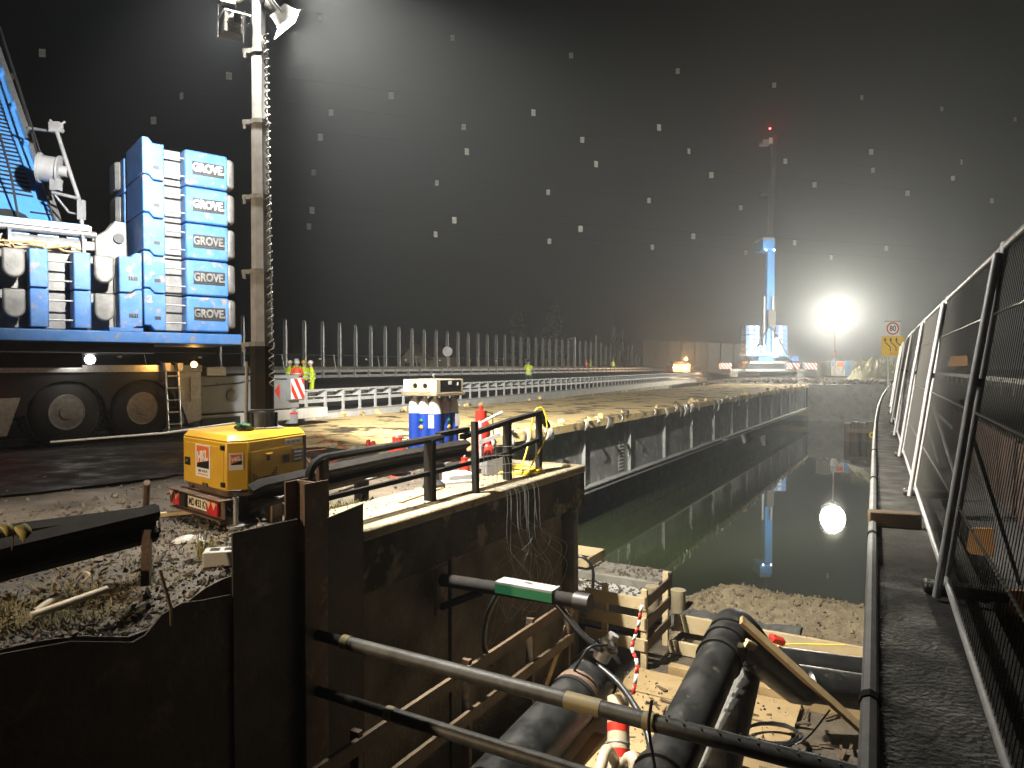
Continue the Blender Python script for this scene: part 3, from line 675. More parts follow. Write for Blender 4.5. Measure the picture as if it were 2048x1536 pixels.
# boom
az = R(-50); el = R(50)
BA = Vector((math.sin(az) * math.cos(el), math.cos(az) * math.cos(el), math.sin(el))); BX = Vector((math.cos(az), -math.sin(az), 0))
BMx = frame_matrix(W(118, 455, 13.2), BX, BA)       # origin: lower right edge of the visible boom face; local -x = across the boom, y = up the boom, z = face normal
boom = MB(BMx); boom.prism([(-1.5, 0), (0, 0), (0, -.3), (-.1, -1.2), (-.4, -1.5), (-1.1, -1.5), (-1.4, -1.2), (-1.5, -.3)], 'y', -.25, 26)
boom = boom.build('boom', M_['bluepl'], cr, bevel=.02)
sl = MB(BMx)
for i in range(96): sl.box(-1.36, -.26, .75 + i * .125, .80 + i * .125, .004, .008)
sl.build('boom_slots', M_['dark'], boom)['kind'] = 'stuff'
sl = MB(BMx)
for i in range(6): sl.box(-.9 + (i % 2) * .5, -.5 + (i % 2) * .5, -.6 + i * .18, -.56 + i * .18, .004, .012)
sl.build('boom_lower_slots', M_['dark'], boom)
MB(BMx).box(-.06, .05, -.4, 26, 0, .1).build('edge_beam', M_['alu'], boom, bevel=.01)
MB(BMx).prism([(-.75 + .3 * math.cos(q * .524), .1 + .2 * math.sin(q * .524)) for q in range(12)], 'z', .0, .02).build('boom_opening', M_['dark'], boom)
for i in range(9): MB(BMx).prism([(-.18, 0), (-.06, .02), (-.06, .2), (-.12, .12)], 'z', .0, .12).build('edge_bracket', M_['bluepl'], boom).matrix_basis = Matrix.Translation((inv_of(cr).to_3x3() @ BA) * (1.1 + i * 1.15))
MB().tube([W(112, 462, 13.0), W(60, 250, 13.6), W(10, 90, 14.6), W(-40, -80, 16)], .02, 6).build('hoist_rope', M_['dark'], cr)
MB().tube([W(40, 455, 12.6), W(22, 350, 12.8), W(0, 270, 13.0)], .02, 6).build('hoist_rope', M_['dark'], cr)
MB().tube([W(90, 335, 12.9), W(60, 240, 13.3), W(2, 60, 14.3)], .015, 6).build('hoist_rope', M_['dark'], cr)
T = Matrix.Translation(W(78, 335, 12.95)) @ Vector((.93, .3, -.1)).to_track_quat('Z', 'Y').to_matrix().to_4x4()
MB().lathe([(.02, 0), (.27, 0), (.27, .03), (.23, .04), (.23, .30), (.27, .31), (.27, .34), (.1, .34), (.1, .46), (0, .46)], 28, T).build('hose_reel', M_['galvdull'], cr)
arm = MB()
arm.tube([W(112, 258, 13.3), W(135, 330, 13.1), W(160, 405, 12.9), W(165, 460, 12.8)], .035, 8); arm.tube([W(55, 256, 13.5), W(112, 264, 13.3)], .028, 8)
arm.tube([W(100, 240, 13.3), W(128, 262, 13.3)], .02, 6); arm.tube([W(130, 243, 13.3), W(105, 262, 13.3)], .02, 6)
arm.tube([W(105, 385, 12.9), W(160, 398, 12.9)], .03, 8); arm.tube([W(110, 390, 12.9), W(138, 425, 12.9), W(162, 430, 12.9)], .02, 6)
arm.obox(W(112, 255, 13.3), (.2, .12, .18)); arm.obox(W(112, 370, 12.95), (.16, .12, .2)); arm.obox(W(163, 420, 12.85), (.1, .1, .35)); arm.build('cable_guide_arm', M_['galvdull'], cr)
# lamps on the carrier
q = W(180, 719, 14.7); MB().obox(q + Vector((-.02, .06, 0)), (.16, .1, .1), (0, 0, R(60))).build('work_lamp', M_['black'], cr)
MB().lathe([(0.0, -.1), (.07, -.07), (.1, 0), (.07, .07), (0, .1)], 10, Matrix.Translation(q - q.normalized() * .02)).build('lamp_lens', M_['lens_on'], cr)  # lens oversized to stand for the flare around the lamp
light('work_lamp_light', 'POINT', q - q.normalized() * .12, 7, (1, .95, .85), .04, parent=cr)
q = W(388, 729, 16.3); MB().lathe([(.05, -.05), (.05, 0), (.0, .02)], 10, Matrix.Translation(q + Vector((0, .06, -.03)))).build('amber_lamp', M_['black'], cr)
MB().lathe([(0.0, -.07), (.05, -.05), (.07, 0), (.05, .05), (0, .07)], 10, Matrix.Translation(q)).build('amber_lens', M_['lens_amber'], cr)  # amber lens enlarged to suggest its flare
light('amber_lamp_light', 'POINT', q - q.normalized() * .12, 9, (1, .5, .12), .05, parent=cr)

# ================================================================== LIGHT TOWER
lt = thing('light_tower_trailer', 'yellow light tower trailer with a tall telescopic mast and floodlights', 'light tower', (-3.0, 8.2, GZ))
PA, PB, PC, PD = Vector((-3.76, 8.10)), Vector((-2.99, 7.4)), Vector((-2.79, 7.50)), Vector((-2.45, 8.42))
PE, PF = PD + Vector((-.95, .40)), PA + Vector((.30, .75))
plan = [PA, PB, PC, PD, PE, PF]
zb, zt = -1.315, -.80
body = MB().prism([tuple(p) for p in plan], 'z', zb, zt).build('body', M_['yellow'], lt, bevel=.015)
cen = sum(plan, Vector((0, 0))) / 6
rf = MB(); lo_ = [p for p in plan]; hi_ = [cen + (p - cen) * .9 for p in plan]
n6 = 6; rf.add([(p.x, p.y, zt + .004) for p in lo_] + [(p.x, p.y, zt + .075) for p in hi_], [tuple(range(6))[::-1], tuple(range(6, 12))] + [(i, (i + 1) % 6, 6 + (i + 1) % 6, 6 + i) for i in range(6)])
rf.build('roof', M_['yellow'], lt, bevel=.012)
def face_frame(P, Q_, z=0):    # frame on a vertical body face: x from P to Q, y up, z outwards
    d = Vector((Q_.x - P.x, Q_.y - P.y, 0)).normalized(); return frame_matrix((P.x, P.y, z), d, (0, 0, 1))
FR = face_frame(PA, PB, zb); LRr = (PB - PA).length
FS = face_frame(PC, PD, zb); LS = (PD - PC).length
FC = face_frame(PB, PC, zb)
def fbox(F, *a): return MB(F).box(*a)
dr = fbox(FR, .05, LRr - .05, .09, .46, .0, .006).build('rear_door', M_['yellow'], lt, bevel=.003)
lab = fbox(FR, .34, .70, .10, .455, .006, .011).build('white_sticker', M_['whiteclean'], lt)
MB(FR).prism([(.37, .20), (.67, .20), (.67, .44), (.37, .44)], 'z', .011, .0125).build('orange_field', M_['orange'], lab)
MB(FR).prism([(.37, .20), (.67, .20), (.67, .29), (.40, .25)], 'z', .0125, .014).build('black_field', M_['black'], lab)
text('sticker_letters', 'HKL', .15, M_['whiteclean'], lab, FR @ Matrix.Translation((.52, .325, .0155)) @ Matrix.Rotation(R(9), 4, 'Z'), extrude=.001, offset=.008, xs=.9)
text('sticker_phone', '0800 - 44 555 44', .036, M_['black'], lab, FR @ Matrix.Translation((.52, .165, .0125)), extrude=.0008, xs=.85)
fbox(FR, .40, .64, .125, .135, .011, .0125).build('sticker_line', M_['orange'], lab)
hd = fbox(FR, .06, .20, .20, .29, .006, .012).build('door_latch', M_['black'], lt, bevel=.004)
fbox(FR, .10, .14, .235, .265, .012, .018).build('latch_lever', M_['alu'], hd)
for yy in (.04, .43):
    for xx in (LRr - .09,): fbox(FR, xx, xx + .07, yy, yy + .05, .006, .02).build('hinge', M_['black'], lt)
fbox(FR, .5, .62, .0, .04, .004, .012).build('brown_patch', M_['rust'], lt)
# side
fbox(FS, .03, LS - .06, .03, .40, .0, .005).build('side_door', M_['yellow'], lt, bevel=.003)
gl = MB(FS)
for i in range(12):
    for j in range(7):
        if j < 3 or (i in (0, 1) and j < 5 - i) or (i > 8 and j < i - 5): gl.box(.06 + i * .033, .085 + i * .033, .045 + j * .025, .063 + j * .025, .005, .0065)
gl.build('vent_holes', M_['black'], lt)['kind'] = 'stuff'
sl_ = fbox(FC, .03, .17, .22, .4, .0, .005).build('white_sticker', M_['whiteclean'], lt)
fbox(FC, .045, .155, .275, .385, .005, .006).build('orange_field', M_['orange'], sl_); MB(FC).prism([(.045, .275), (.155, .275), (.155, .32), (.055, .29)], 'z', .006, .007).build('black_field', M_['black'], sl_)
text('sticker_letters', 'HKL', .055, M_['whiteclean'], sl_, FC @ Matrix.Translation((.1, .335, .0075)) @ Matrix.Rotation(R(9), 4, 'Z'), extrude=.0006, offset=.003, xs=.9)
bn_ = fbox(FS, .60, .9, .41, .475, .0, .004).build('name_strip', M_['whiteclean'], lt)
text('strip_letters', 'HKL MIETPARK', .04, M_['black'], bn_, FS @ Matrix.Translation((.75, .443, .0045)), extrude=.0006, xs=.95)
pn = fbox(FS, .72, .92, .2, .36, .005, .012).build('dark_panel', M_['castgrey'], lt)
for q in range(3): fbox(FS, .75, .88, .23 + q * .04, .245 + q * .04, .012, .015).build('panel_slot', M_['white'], pn)
fbox(FS, .56, .66, .22, .31, .005, .012).build('socket_box', M_['black'], lt); fbox(FS, .28, .33, .28, .34, .005, .011).build('side_latch', M_['black'], lt)
fbox(FS, .26, .36, .345, .355, .005, .025).build('latch_cover', M_['yellow'], lt)
fbox(FS, LS - .05, LS - .01, -.0, .5, .0, .01).build('corner_trim', M_['dark'], lt)
# chassis, lamp bar, plate
MB().prism([tuple(cen + (p - cen) * .92) for p in plan], 'z', zb - .07, zb - .004).build('chassis', M_['rust'], lt)
MB().prism([tuple(cen + (p - cen) * .72) for p in plan], 'z', zb - .22, zb - .07).build('under_tray', M_['dark'], lt)
bar = fbox(FR, -.12, LRr + .12, -.27, -.075, .06, .075).build('lamp_bar', M_['rust'], lt)
fbox(FR, -.14, LRr + .14, -.078, -.068, -.02, .14).build('bar_hood', M_['rust'], bar); fbox(FR, -.06, LRr + .1, -.285, -.272, .05, .13).build('bar_lip', M_['rust'], bar)
pl = fbox(FR, .30, .80, -.235, -.12, .075, .082).build('number_plate', mat('plate_face', (.78, .72, .56), rough=.4), bar)
text('plate_letters', 'MD 933 KY', .115, M_['black'], pl, FR @ Matrix.Translation((.55, -.178, .083)), extrude=.001, offset=.003, xs=.82)
fbox(FR, .485, .515, -.2, -.15, .0825, .0835).build('plate_crest', M_['black'], pl)
for x0 in (-.1, .83):
    lm = fbox(FR, x0, x0 + .24, -.25, -.1, .076, .12).build('tail_lamp', M_['redlens'], lt, bevel=.015)
    for q in (.0, .12): MB(FR).prism([(x0 + q + .01, -.105), (x0 + q + .11, -.105), (x0 + q + .06, -.185)], 'z', .12, .124).build('amber_triangle', mat('amber_reflector', (.75, .5, .3), rough=.3), lm)
fbox(FR, .12, .28, -.25, -.1, .076, .11).build('junction_box', M_['black'], bar)
for p in (PB + Vector((.12, -.06)), PD + Vector((.05, .1))):
    MB().lathe([(.026, -1.66), (.026, -1.42), (.032, -1.42), (.032, -1.36)], 12, Matrix.Translation((p.x, p.y, 0))).lathe([(.09, -1.68), (.09, -1.655), (.03, -1.65)], 14, Matrix.Translation((p.x, p.y, 0))).build('prop_stand', M_['galvdull'], lt)
MB().tube([(PB.x + .12, PB.y - .06, -1.36), (PB.x + .07, PB.y - .1, -1.29), (PB.x + .17, PB.y - .06, -1.29), (PB.x + .12, PB.y - .06, -1.36)], .01, 6).build('crank', M_['dark'], lt)
for c in (PA.lerp(PB, .3) + Vector((.35, .38)), PB.lerp(PC, .5) + Vector((-.05, .45))):
    Tw = Matrix.Translation((c.x, c.y, -1.42)) @ Matrix.Rotation(R(28), 4, 'Z') @ Matrix.Rotation(R(90), 4, 'Y') @ Matrix.Rotation(R(0), 4, 'Z')
    ty = MB().lathe([(.15, -.09), (.25, -.09), (.275, -.05), (.275, .05), (.25, .09), (.15, .09)], 28, Tw).build('tyre', M_['tyre'], lt)
    MB().lathe([(.15, .085), (.13, .03), (.06, .05), (0, .05)], 18, Tw).build('rim', M_['rim'], ty)
MB().beam((-2.75, 8.6, -1.42), (-2.2, 9.9, -1.4), .08, .08).build('drawbar', M_['rust'], lt)
# mast
MX = Vector((-2.92, 8.3, 0))
MB().obox(MX + Vector((0, 0, zt + .085)), (.42, .42, .015), (0, 0, R(28))).build('mast_base_plate', M_['galv'], lt)
MB().lathe([(.15, zt + .09), (.15, zt + .26), (.135, zt + .28)], 10, Matrix.Translation(MX)).build('mast_socket', M_['dark'], lt)
for a_ in range(6):
    c_ = MX + Vector((.165 * math.cos(a_ * 1.05), .165 * math.sin(a_ * 1.05), 0)); MB().tube([c_ + Vector((0, 0, zt + .09)), c_ + Vector((0, 0, zt + .26))], .016, 6).build('socket_bolt', M_['dark'], lt)
secs = [(-.5, .28, .135, 'railblk'), (.26, 1.12, .122, 'galvdull'), (1.1, 1.98, .109, 'galvdull'), (1.95, 2.84, .098, 'galvdull'), (2.8, 3.65, .088, 'galv'), (3.6, 6.0, .078, 'alu')]
for a_, b_, r_, mm_ in secs:
    sct = MB().lathe([(r_, a_), (r_, b_)], 8, Matrix.Translation(MX) @ Matrix.Rotation(R(22.5 + 10), 4, 'Z')).build('mast_section', M_[mm_], lt, angle=20)
    if b_ < 5: 
        cl = MB().lathe([(r_ + .012, b_ - .05), (r_ + .012, b_)], 8, Matrix.Translation(MX) @ Matrix.Rotation(R(32.5), 4, 'Z')).obox(MX + Vector((-r_ - .04, -.03, b_ - .03)), (.09, .06, .05)).obox(MX + Vector((-r_ - .06, -.05, b_ - .07)), (.03, .03, .08)).build('mast_clamp', M_['castgrey'], sct)
MB().tube([MX + Vector((-.19, -.02, -.7)), MX + Vector((-.17, -.02, .05))], .022, 8).build('lock_rod', M_['galvdull'], lt)
hx = []
for i in range(900):
    f = i / 899; z = -.25 + 4.05 * f; pitch_r = .026 + .0 * f
    tw = 2 * math.pi * f * 44
    hx.append(MX + Vector((.135 - .03 * f + .0, -.07, z)) + Vector((math.cos(tw) * .024, math.sin(tw) * .024, 0)))
MB().tube(hx, .009, 5).build('coiled_cable', M_['castgrey'], lt)
lampc = []
for nm_, c_, tgt in (('a', MX + Vector((-.29, .0, 3.98)), Vector((-6.6, 13.6, 5.2))), ('b', MX + Vector((.19, .02, 4.08)), Vector((4.2, 11.8, -3.2))),
                     ('c', MX + Vector((-.12, -.42, 5.2)), Vector((-3.2, 7.2, -1.7))), ('d', MX + Vector((.3, .1, 4.95)), Vector((5, 34, -1.0))), ('e', MX + Vector((.34, -.08, 5.15)), Vector((3.6, 11.2, -4.9)))):  # floodlight e is added out of view to brighten the pit
    dv = (tgt - c_).normalized(); T = frame_matrix(c_, dv.cross(Vector((0, 0, 1))).normalized(), dv.cross(Vector((0, 0, 1))).normalized().cross(dv)) # local z = backwards
    hs = MB(T).add([(-.1, -.12, .0), (.1, -.12, .0), (.1, .12, .0), (-.1, .12, .0), (-.14, -.17, -.16), (.14, -.17, -.16), (.14, .17, -.16), (-.14, .17, -.16)], [(3, 2, 1, 0), (0, 1, 5, 4), (1, 2, 6, 5), (2, 3, 7, 6), (3, 0, 4, 7)])
    hs.lathe([(.07, .0), (.07, .12), (.04, .16), (0, .16)], 14); hd_ = hs.build('floodlight', M_['castgrey'], lt)
    MB(T).box(-.135, .135, -.165, .165, -.165, -.158).build('lamp_glass', M_['lens_on'], hd_)
    MB(T).tube([(-.16, 0, -.06), (-.17, 0, .1), (-.14, .05, .2), (.14, .05, .2), (.17, 0, .1), (.16, 0, -.06)], .012, 6).build('yoke', M_['galv'], hd_)
    for sx in (-.15, .15): MB(T).tube([(sx, -.18, -.16), (sx, .18, -.16)], .009, 6).build('guard_bar', M_['galv'], hd_)
    MB(T).box(-.04, .04, -.06, .06, .16, .2).build('ballast_clip', M_['black'], hd_)
    lampc.append((nm_, c_ + dv * .2, tgt))
MB().beam(MX + Vector((-.36, .02, 4.28)), MX + Vector((.36, .02, 4.32)), .06, .08).beam(MX + Vector((-.36, .02, 4.28)), MX + Vector((-.36, .0, 4.0)), .05, .03).beam(MX + Vector((0, 0, 4.35)), MX + Vector((-.25, 0, 4.2)), .03, .03).beam(MX + Vector((0, 0, 4.0)), MX + Vector((.16, 0, 4.28)), .02, .02).build('lamp_crossbar', M_['alu'], lt)
MB().obox(MX + Vector((-.34, -.02, 4.20)), (.16, .14, .1), (0, .1, .3)).build('lamp_junction_box', M_['white'], lt)
LP_ = {'a': (8000, 110), 'b': (2000, 145), 'c': (2400, 70), 'd': (46000, 76), 'e': (12500, 80)}
for nm_, c_, tgt in lampc: light('floodlight_beam', 'SPOT', c_, LP_[nm_][0] * TOWER_POWER, (1, .94, .82) if nm_ != 'a' else (1, .97, .93), .1, tgt, LP_[nm_][1], .5, lt)
# odds and ends on its roof
lv = thing('green_strap_bundle', 'small heap of green and black straps on the yellow trailer roof', 'strap', (-3.02, 7.95, zt + .078))
for i in range(5): MB().obox((-3.06 + .03 * i, 7.93 + .015 * nz(i, 1), zt + .10 + .03 * (i % 2)), (.09, .05, .035), (.3 * i, .5 - .2 * i, i)).build('strap_fold', M_['green'] if i % 2 else M_['black'], lv)
sp = MB().tube([W(102, 884, 9.3), W(330, 866, 8.9), W(470, 846, 8.45)], .013, 8); tag(sp.build('long_pole', M_['galv']), 'long thin grey pole lying on the trailer roof towards the crane', 'pole')

# ================================================================== FAR CRANE
FY = 86.0; px = FY / FPX
fc = thing('mobile_crane', 'distant blue crane with its boom raised high, lit across the water', 'crane', W(1540, 752, FY))
def fx(x0, x1, y0, y1, d0, d1):   # box from photo edges and depth offsets
    a_, b_ = W(x0, y1, FY), W(x1, y0, FY); return MB().box(a_.x, b_.x, FY + d0, FY + d1, a_.z, b_.z)
fx(1498, 1588, 727, 742, 1, 4.2).build('carrier', M_['dark'], fc); fx(1505, 1580, 722, 727, .8, 4).build('carrier_deck', M_['alu'], fc)
for a_ in (1470, 1600): fx(a_ - 6, a_ + 6, 744, 754, 0, 1).build('outrigger_pad', M_['castgrey'], fc)
fx(1465, 1612, 738, 743, .2, .8).build('outrigger_beam', M_['galvdull'], fc)
for a_, b_, d0 in ((1440, 1462, 726), (1572, 1597, 726), (1608, 1634, 726)):
    c_ = W(a_, d0 + 12, FY); e_ = W(b_, d0, FY); stripes(c_.x, e_.x, c_.z, e_.z, FY - .3, fc, Matrix(), 5, .8)
    fx(a_, b_, d0, d0 + 12, -.28, .5).build('outrigger_box', M_['castgrey'], fc)
for a_, b_ in ((1492, 1520), (1551, 1575)):
    for i in range(6):
        z0, z1 = 706 - i * 9.3, 706 - (i + 1) * 9.3 + .5
        cw = fx(a_, b_, z1, z0, 0, 2.0).build('counterweight_slab', M_['blue'], fc, bevel=.03)
        for q in range(2):
            xa = a_ + 7 + q * 11
            if xa + 6 < b_: fx(xa, xa + 7, z1 + 1.5, z0 - 1, -.06, -.0).build('white_panel', M_['white'], cw)
fx(1492, 1575, 706, 712, -.2, 2.4).build('counterweight_tray', M_['bluepl'], fc)
fx(1520, 1552, 690, 722, .5, 3).build('superstructure', M_['bluepl'], fc, bevel=.05)
fx(1548, 1556, 676, 705, -.3, .3).build('cab_ladder', M_['white'], fc)
fx(1588, 1600, 712, 722, .5, 2).build('side_cabinet', M_['deepblue'], fc)
b0, b1, b2 = W(1537, 715, FY + 1), W(1540, 480, FY + 2), W(1549, 272, FY + 3)
bmn = MB().beam(b0, b1, .95, 1.1, (0, -1, 0)).build('boom', M_['bluepl'], fc, bevel=.1)
MB().beam(b1 - Vector((0, 0, .2)), b2, .62, .7, (0, -1, 0)).build('inner_boom', M_['dark'], bmn, bevel=.06)
fx(1529, 1551, 476, 498, .6, 3.2).build('boom_collar', M_['bluepl'], bmn, bevel=.05); fx(1528, 1552, 473, 477, .5, 3.3).build('collar_rim', M_['alu'], bmn)
fx(1539, 1558, 267, 274, 2.2, 3.8).build('boom_head', M_['galvdull'], bmn, bevel=.04); fx(1535, 1554, 377, 380, 2.0, 3.6).build('boom_ring', M_['dark'], bmn)
for dx in (-9, 9): MB().tube([W(1538 + dx, 592, FY + .2), W(1537 + dx, 705, FY + .2)], .12, 8).build('luffing_cylinder', M_['galv'], bmn)
for x_ in (1488, 1592): MB().tube([W(1541, 648, FY), W(x_, 742, FY - .4)], .1, 8).build('tripod_stay', M_['dark'], fc)
fx(1535, 1549, 620, 655, -.4, .3).build('hook_block', M_['dark'], fc)
q = W(1540, 257, FY + 2.5); MB().lathe([(.0, -.12), (.12, 0), (0, .12)], 12, Matrix.Translation(q)).build('warning_light', M_['lens_red'], bmn); light('warning_light_glow', 'POINT', q + Vector((0, -.3, .1)), 260, (1, .05, .04), .1, parent=fc)
for (x_, y_), e in (((1512, 704), 320), ((1550, 709), 480)):
    q = W(x_, y_, FY - .5); MB().obox(q + Vector((0, .12, 0)), (.45, .15, .35)).build('floodlight', M_['black'], fc)
    MB().lathe([(0, -.32), (.24, -.22), (.32, 0), (.24, .22), (0, .32)], 12, Matrix.Translation(q)).build('floodlight_lens', M_['lens_on'], fc)  # lens size enlarged for the glare of the floodlight
    light('floodlight_beam', 'POINT', q + Vector((0, -.45, 0)), e, (.92, .96, 1), .15, parent=fc)
for dx in (-8, 8):
    q = W(1540 + dx, 500, FY + .3); MB().lathe([(0, -.1), (.1, 0), (0, .1)], 10, Matrix.Translation(q)).build('boom_lamp', M_['lens_on'], bmn)
    light('boom_lamp_down', 'SPOT', q + Vector((0, -.25, -.1)), 600, (.85, .93, 1), .1, W(1540 + dx * .5, 720, FY - 1.5), 70, .6, fc)
    light('boom_lamp_up', 'SPOT', W(1540 + dx, 474, FY + .2), 4200, (1, .95, .85), .1, W(1540 + dx * 4, 250, FY - 3), 26, .9, fc)

# ---- balloon light
LYY = 71.0
bl = thing('balloon_light', 'glowing balloon work light on a slim mast across the water', 'work light', W(1672, 748, LYY))
q = W(1670, 631, LYY); r_ = 22 * LYY / FPX
MB().lathe([(0, -r_ * .78)] + [(r_ * math.cos(a_ * .2 - 1.3), r_ * .78 * math.sin(a_ * .2 - 1.3)) for a_ in range(1, 13)] + [(0, r_ * .78)], 24, Matrix.Translation(q)).build('balloon', M_['balloon'], bl)
MB().tube([W(1669, 748, LYY), q - Vector((0, 0, r_ * .7))], .06, 8).build('mast', M_['alu'], bl)
MB().beam(W(1670, 700, LYY - .1), W(1670, 716, LYY - .1), .12, .05).build('red_pennant', M_['red'], bl)
for dx in (-16, 16): MB().tube([W(1669, 728, LYY), W(1669 + dx, 750, LYY)], .04, 6).build('tripod_leg', M_['alu'], bl)
light('balloon_glow', 'POINT', q, 98000 * BALLOON_POWER, (1, .93, .76), r_ * 1.02, parent=bl)

# ================================================================== ON THE ABUTMENT
# railing
rl = thing('pedestrian_railing', 'dark steel pedestrian railing with a bent top rail on the abutment edge', 'railing', B(7.5, 5.2, -1.65))
def bb(p, q, w, h, up=(0, 0, 1)): return MB(BM).beam(p, q, w, h, up)
MB(BM).tube(catmull([(5.02, 5.2, -1.35), (5.03, 5.2, -1.05), (5.15, 5.2, -.94), (5.4, 5.2, -.92), (6.2, 5.2, -.91), (7.25, 5.2, -.89)], 5), .045, 8).build('top_rail', M_['railblk'], rl)
for a_, b_ in (((7.2, 5.22, -.86), (7.85, 5.22, -.84)), ((7.7, 5.2, -.93), (8.95, 5.2, -.80)), ((8.9, 5.2, -.80), (9.9, 5.2, -.73)), ((9.85, 5.2, -.735), (10.25, 5.25, -.98))): bb(a_, b_, .09, .06).build('top_rail', M_['railblk'], rl)
for a_, b_ in (((5.2, 5.2, -1.34), (7.0, 5.2, -1.31)), ((7.0, 5.2, -1.31), (8.85, 5.2, -1.27)), ((8.9, 5.2, -1.26), (9.85, 5.2, -1.15))): bb(a_, b_, .05, .05).build('middle_rail', M_['railblk'], rl)
for s, z1, w in ((5.2, -.93, .1), (7.0, -.9, .13), (8.87, -.82, .11), (9.85, -.74, .08)):
    bb((s, 5.2, -1.66), (s, 5.2, z1), w, .08, (1, 0, 0)).build('post', M_['railblk'] if s > 6 else M_['rust'], rl)
bb((7.72, 5.0, -1.75), (7.72, 5.02, -.72), .07, .07, (1, 0, 0)).build('fence_post', M_['railblk'], rl)
wm_ = MB(BM)
for i in range(9): wm_.tube(catmull([(7.8 + i * .11, 5.02, -1.0 - .04 * i), (7.82 + i * .11, 5.0, -1.4), (7.8 + i * .12, 5.03, -1.7)], 3), .004, 4)
for i in range(5): wm_.tube([(7.75, 5.01, -1.05 - i * .13), (8.8, 5.02, -1.15 - i * .12)], .004, 4)
wm_.build('torn_mesh', M_['wire'], rl)
# guardrail just behind it
gg = thing('crash_barrier', 'black crash barrier beam on short posts just behind the railing', 'crash barrier', B(7, 6, -1.7))
MB(BM).wbeam([(4.95, 6.0, -1.38), (5.1, 6.0, -1.34), (6.2, 6.0, -1.30), (7.4, 6.0, -1.27), (9.0, 6.0, -1.27)], .31, .08, 1).build('rail_beam', M_['railblk'], gg)
for s in (5.35, 6.75, 8.4): 
    MB(BM).box(s - .07, s + .07, 6.02, 6.14, -1.72, -1.38).build('post', M_['rust'] if s < 6 else M_['railblk'], gg); MB(BM).prism([(s - .12, 5.86), (s + .1, 5.92), (s + .12, 6.12), (s - .1, 6.1)], 'z', -1.40, -1.385).build('spacer', M_['galvdull'], gg)
# foreground crash barrier at far left
gl_ = thing('crash_barrier', 'weathered double crash barrier beams on a leaning post at the lower left', 'crash barrier', WG(290, 1165, -1.75))
pA, pB = W(-260, 1185, 4.55), W(312, 1045, 5.75)
MB().wbeam([pA, pB], .31, .08, 1).build('rail_beam', M_['railblk'], gl_)
MB().wbeam([W(-260, 1120, 5.0), W(318, 1040, 6.1)], .26, .07, 1).build('rail_beam', M_['railblk'], gl_)
MB().beam(W(292, 1172, 5.55), W(294, 1060, 5.65), .1, .06, (1, .3, 0)).build('post', M_['rust'], gl_)
MB().beam(W(-120, 1250, 4.6), W(-118, 1110, 4.75), .1, .06, (1, .3, 0)).build('post', M_['rust'], gl_)
MB().beam(W(240, 1049, 5.9), W(318, 1049, 5.8), .02, .05).build('bracket', M_['galvdull'], gl_)
tag(MB().tube([WG(291, 1030, -1.72), W(294, 965, 7.6)], .035, 8).build('marker_stake', M_['rust']), 'thin rusty stake standing behind the left crash barrier', 'stake')
tag(MB().beam(WG(310, 1030, -1.69), WG(395, 1022, -1.66), .1, .04).build('timber_offcut', M_['woodpale']), 'pale timber strip lying between the barrier and the trailer', 'plank')
# concrete block, bag, pipes in the rubble
hb = thing('concrete_block', 'pale concrete block with holes leaning against the rusty shoring plate', 'block', WG(440, 1130, -1.72))
MB(Matrix.Translation(WG(445, 1128, -1.74)) @ Matrix.Rotation(R(14), 4, 'Z')).box(-.15, .14, -.09, .1, 0, .13).build('block_body', M_['newconc'], hb, bevel=.01)
for i in range(2): MB(Matrix.Translation(WG(445, 1128, -1.74)) @ Matrix.Rotation(R(14), 4, 'Z')).box(-.1 + i * .12, -.02 + i * .12, -.04, .05, .128, .133).build('block_hole', M_['dark'], hb)
bg_ = MB(); c = WG(380, 1085, -1.7); vs = []; 
for i in range(9):
    for j in range(7):
        f, h = i / 8 - .5, j / 6 - .5; vs.append(c + Vector((f * .34, h * .16 + .02 * nz(i, j), .07 * math.cos(f * 3) * math.cos(h * 2.8) + .05 * nz(i * .9, j * .9, 3))))
bg_.add(vs, [(i * 7 + j, (i + 1) * 7 + j, (i + 1) * 7 + j + 1, i * 7 + j + 1) for i in range(8) for j in range(6)])
tag(bg_.build('crumpled_sack', M_['plastic'], smooth=False), 'crumpled pale sack lying on the rubble near the yellow trailer', 'sack')
for a_, b_, lb in (((70, 1225), (115, 1192), 'short pale plastic pipe offcut on the rubble at the lower left'), ((62, 1232), (215, 1178), 'longer pale pipe lying across the rubble at the lower left')):
    tag(MB().tube([WG(*a_, -1.73), WG(*b_, -1.68)], .028, 10).build('pipe_offcut', M_['cream']), lb, 'pipe')
tag(MB().tube(catmull([WG(150, 1160, -1.7), WG(165, 1143, -1.66), WG(180, 1150, -1.64), WG(165, 1165, -1.7)], 5), .008, 6).build('cable_loop', M_['cream']), 'small loop of pale cable in the rubble under the barrier', 'cable')
rnd = random.Random(11)
rbn = MB()
for i in range(70):        # flat shards of debris between the stones
    s, m = rnd.uniform(1.2, 5.0), rnd.uniform(5.2, 8.0); q = rnd.uniform(.04, .14)
    rbn.obox(B(s, m, ground_z(s, m) + .03), (q, q * .6, .02), (rnd.uniform(-.5, .5), rnd.uniform(-.5, .5), rnd.random() * 3))
struct(rbn.build('debris', M_['stone'], smooth=False), 'stuff')
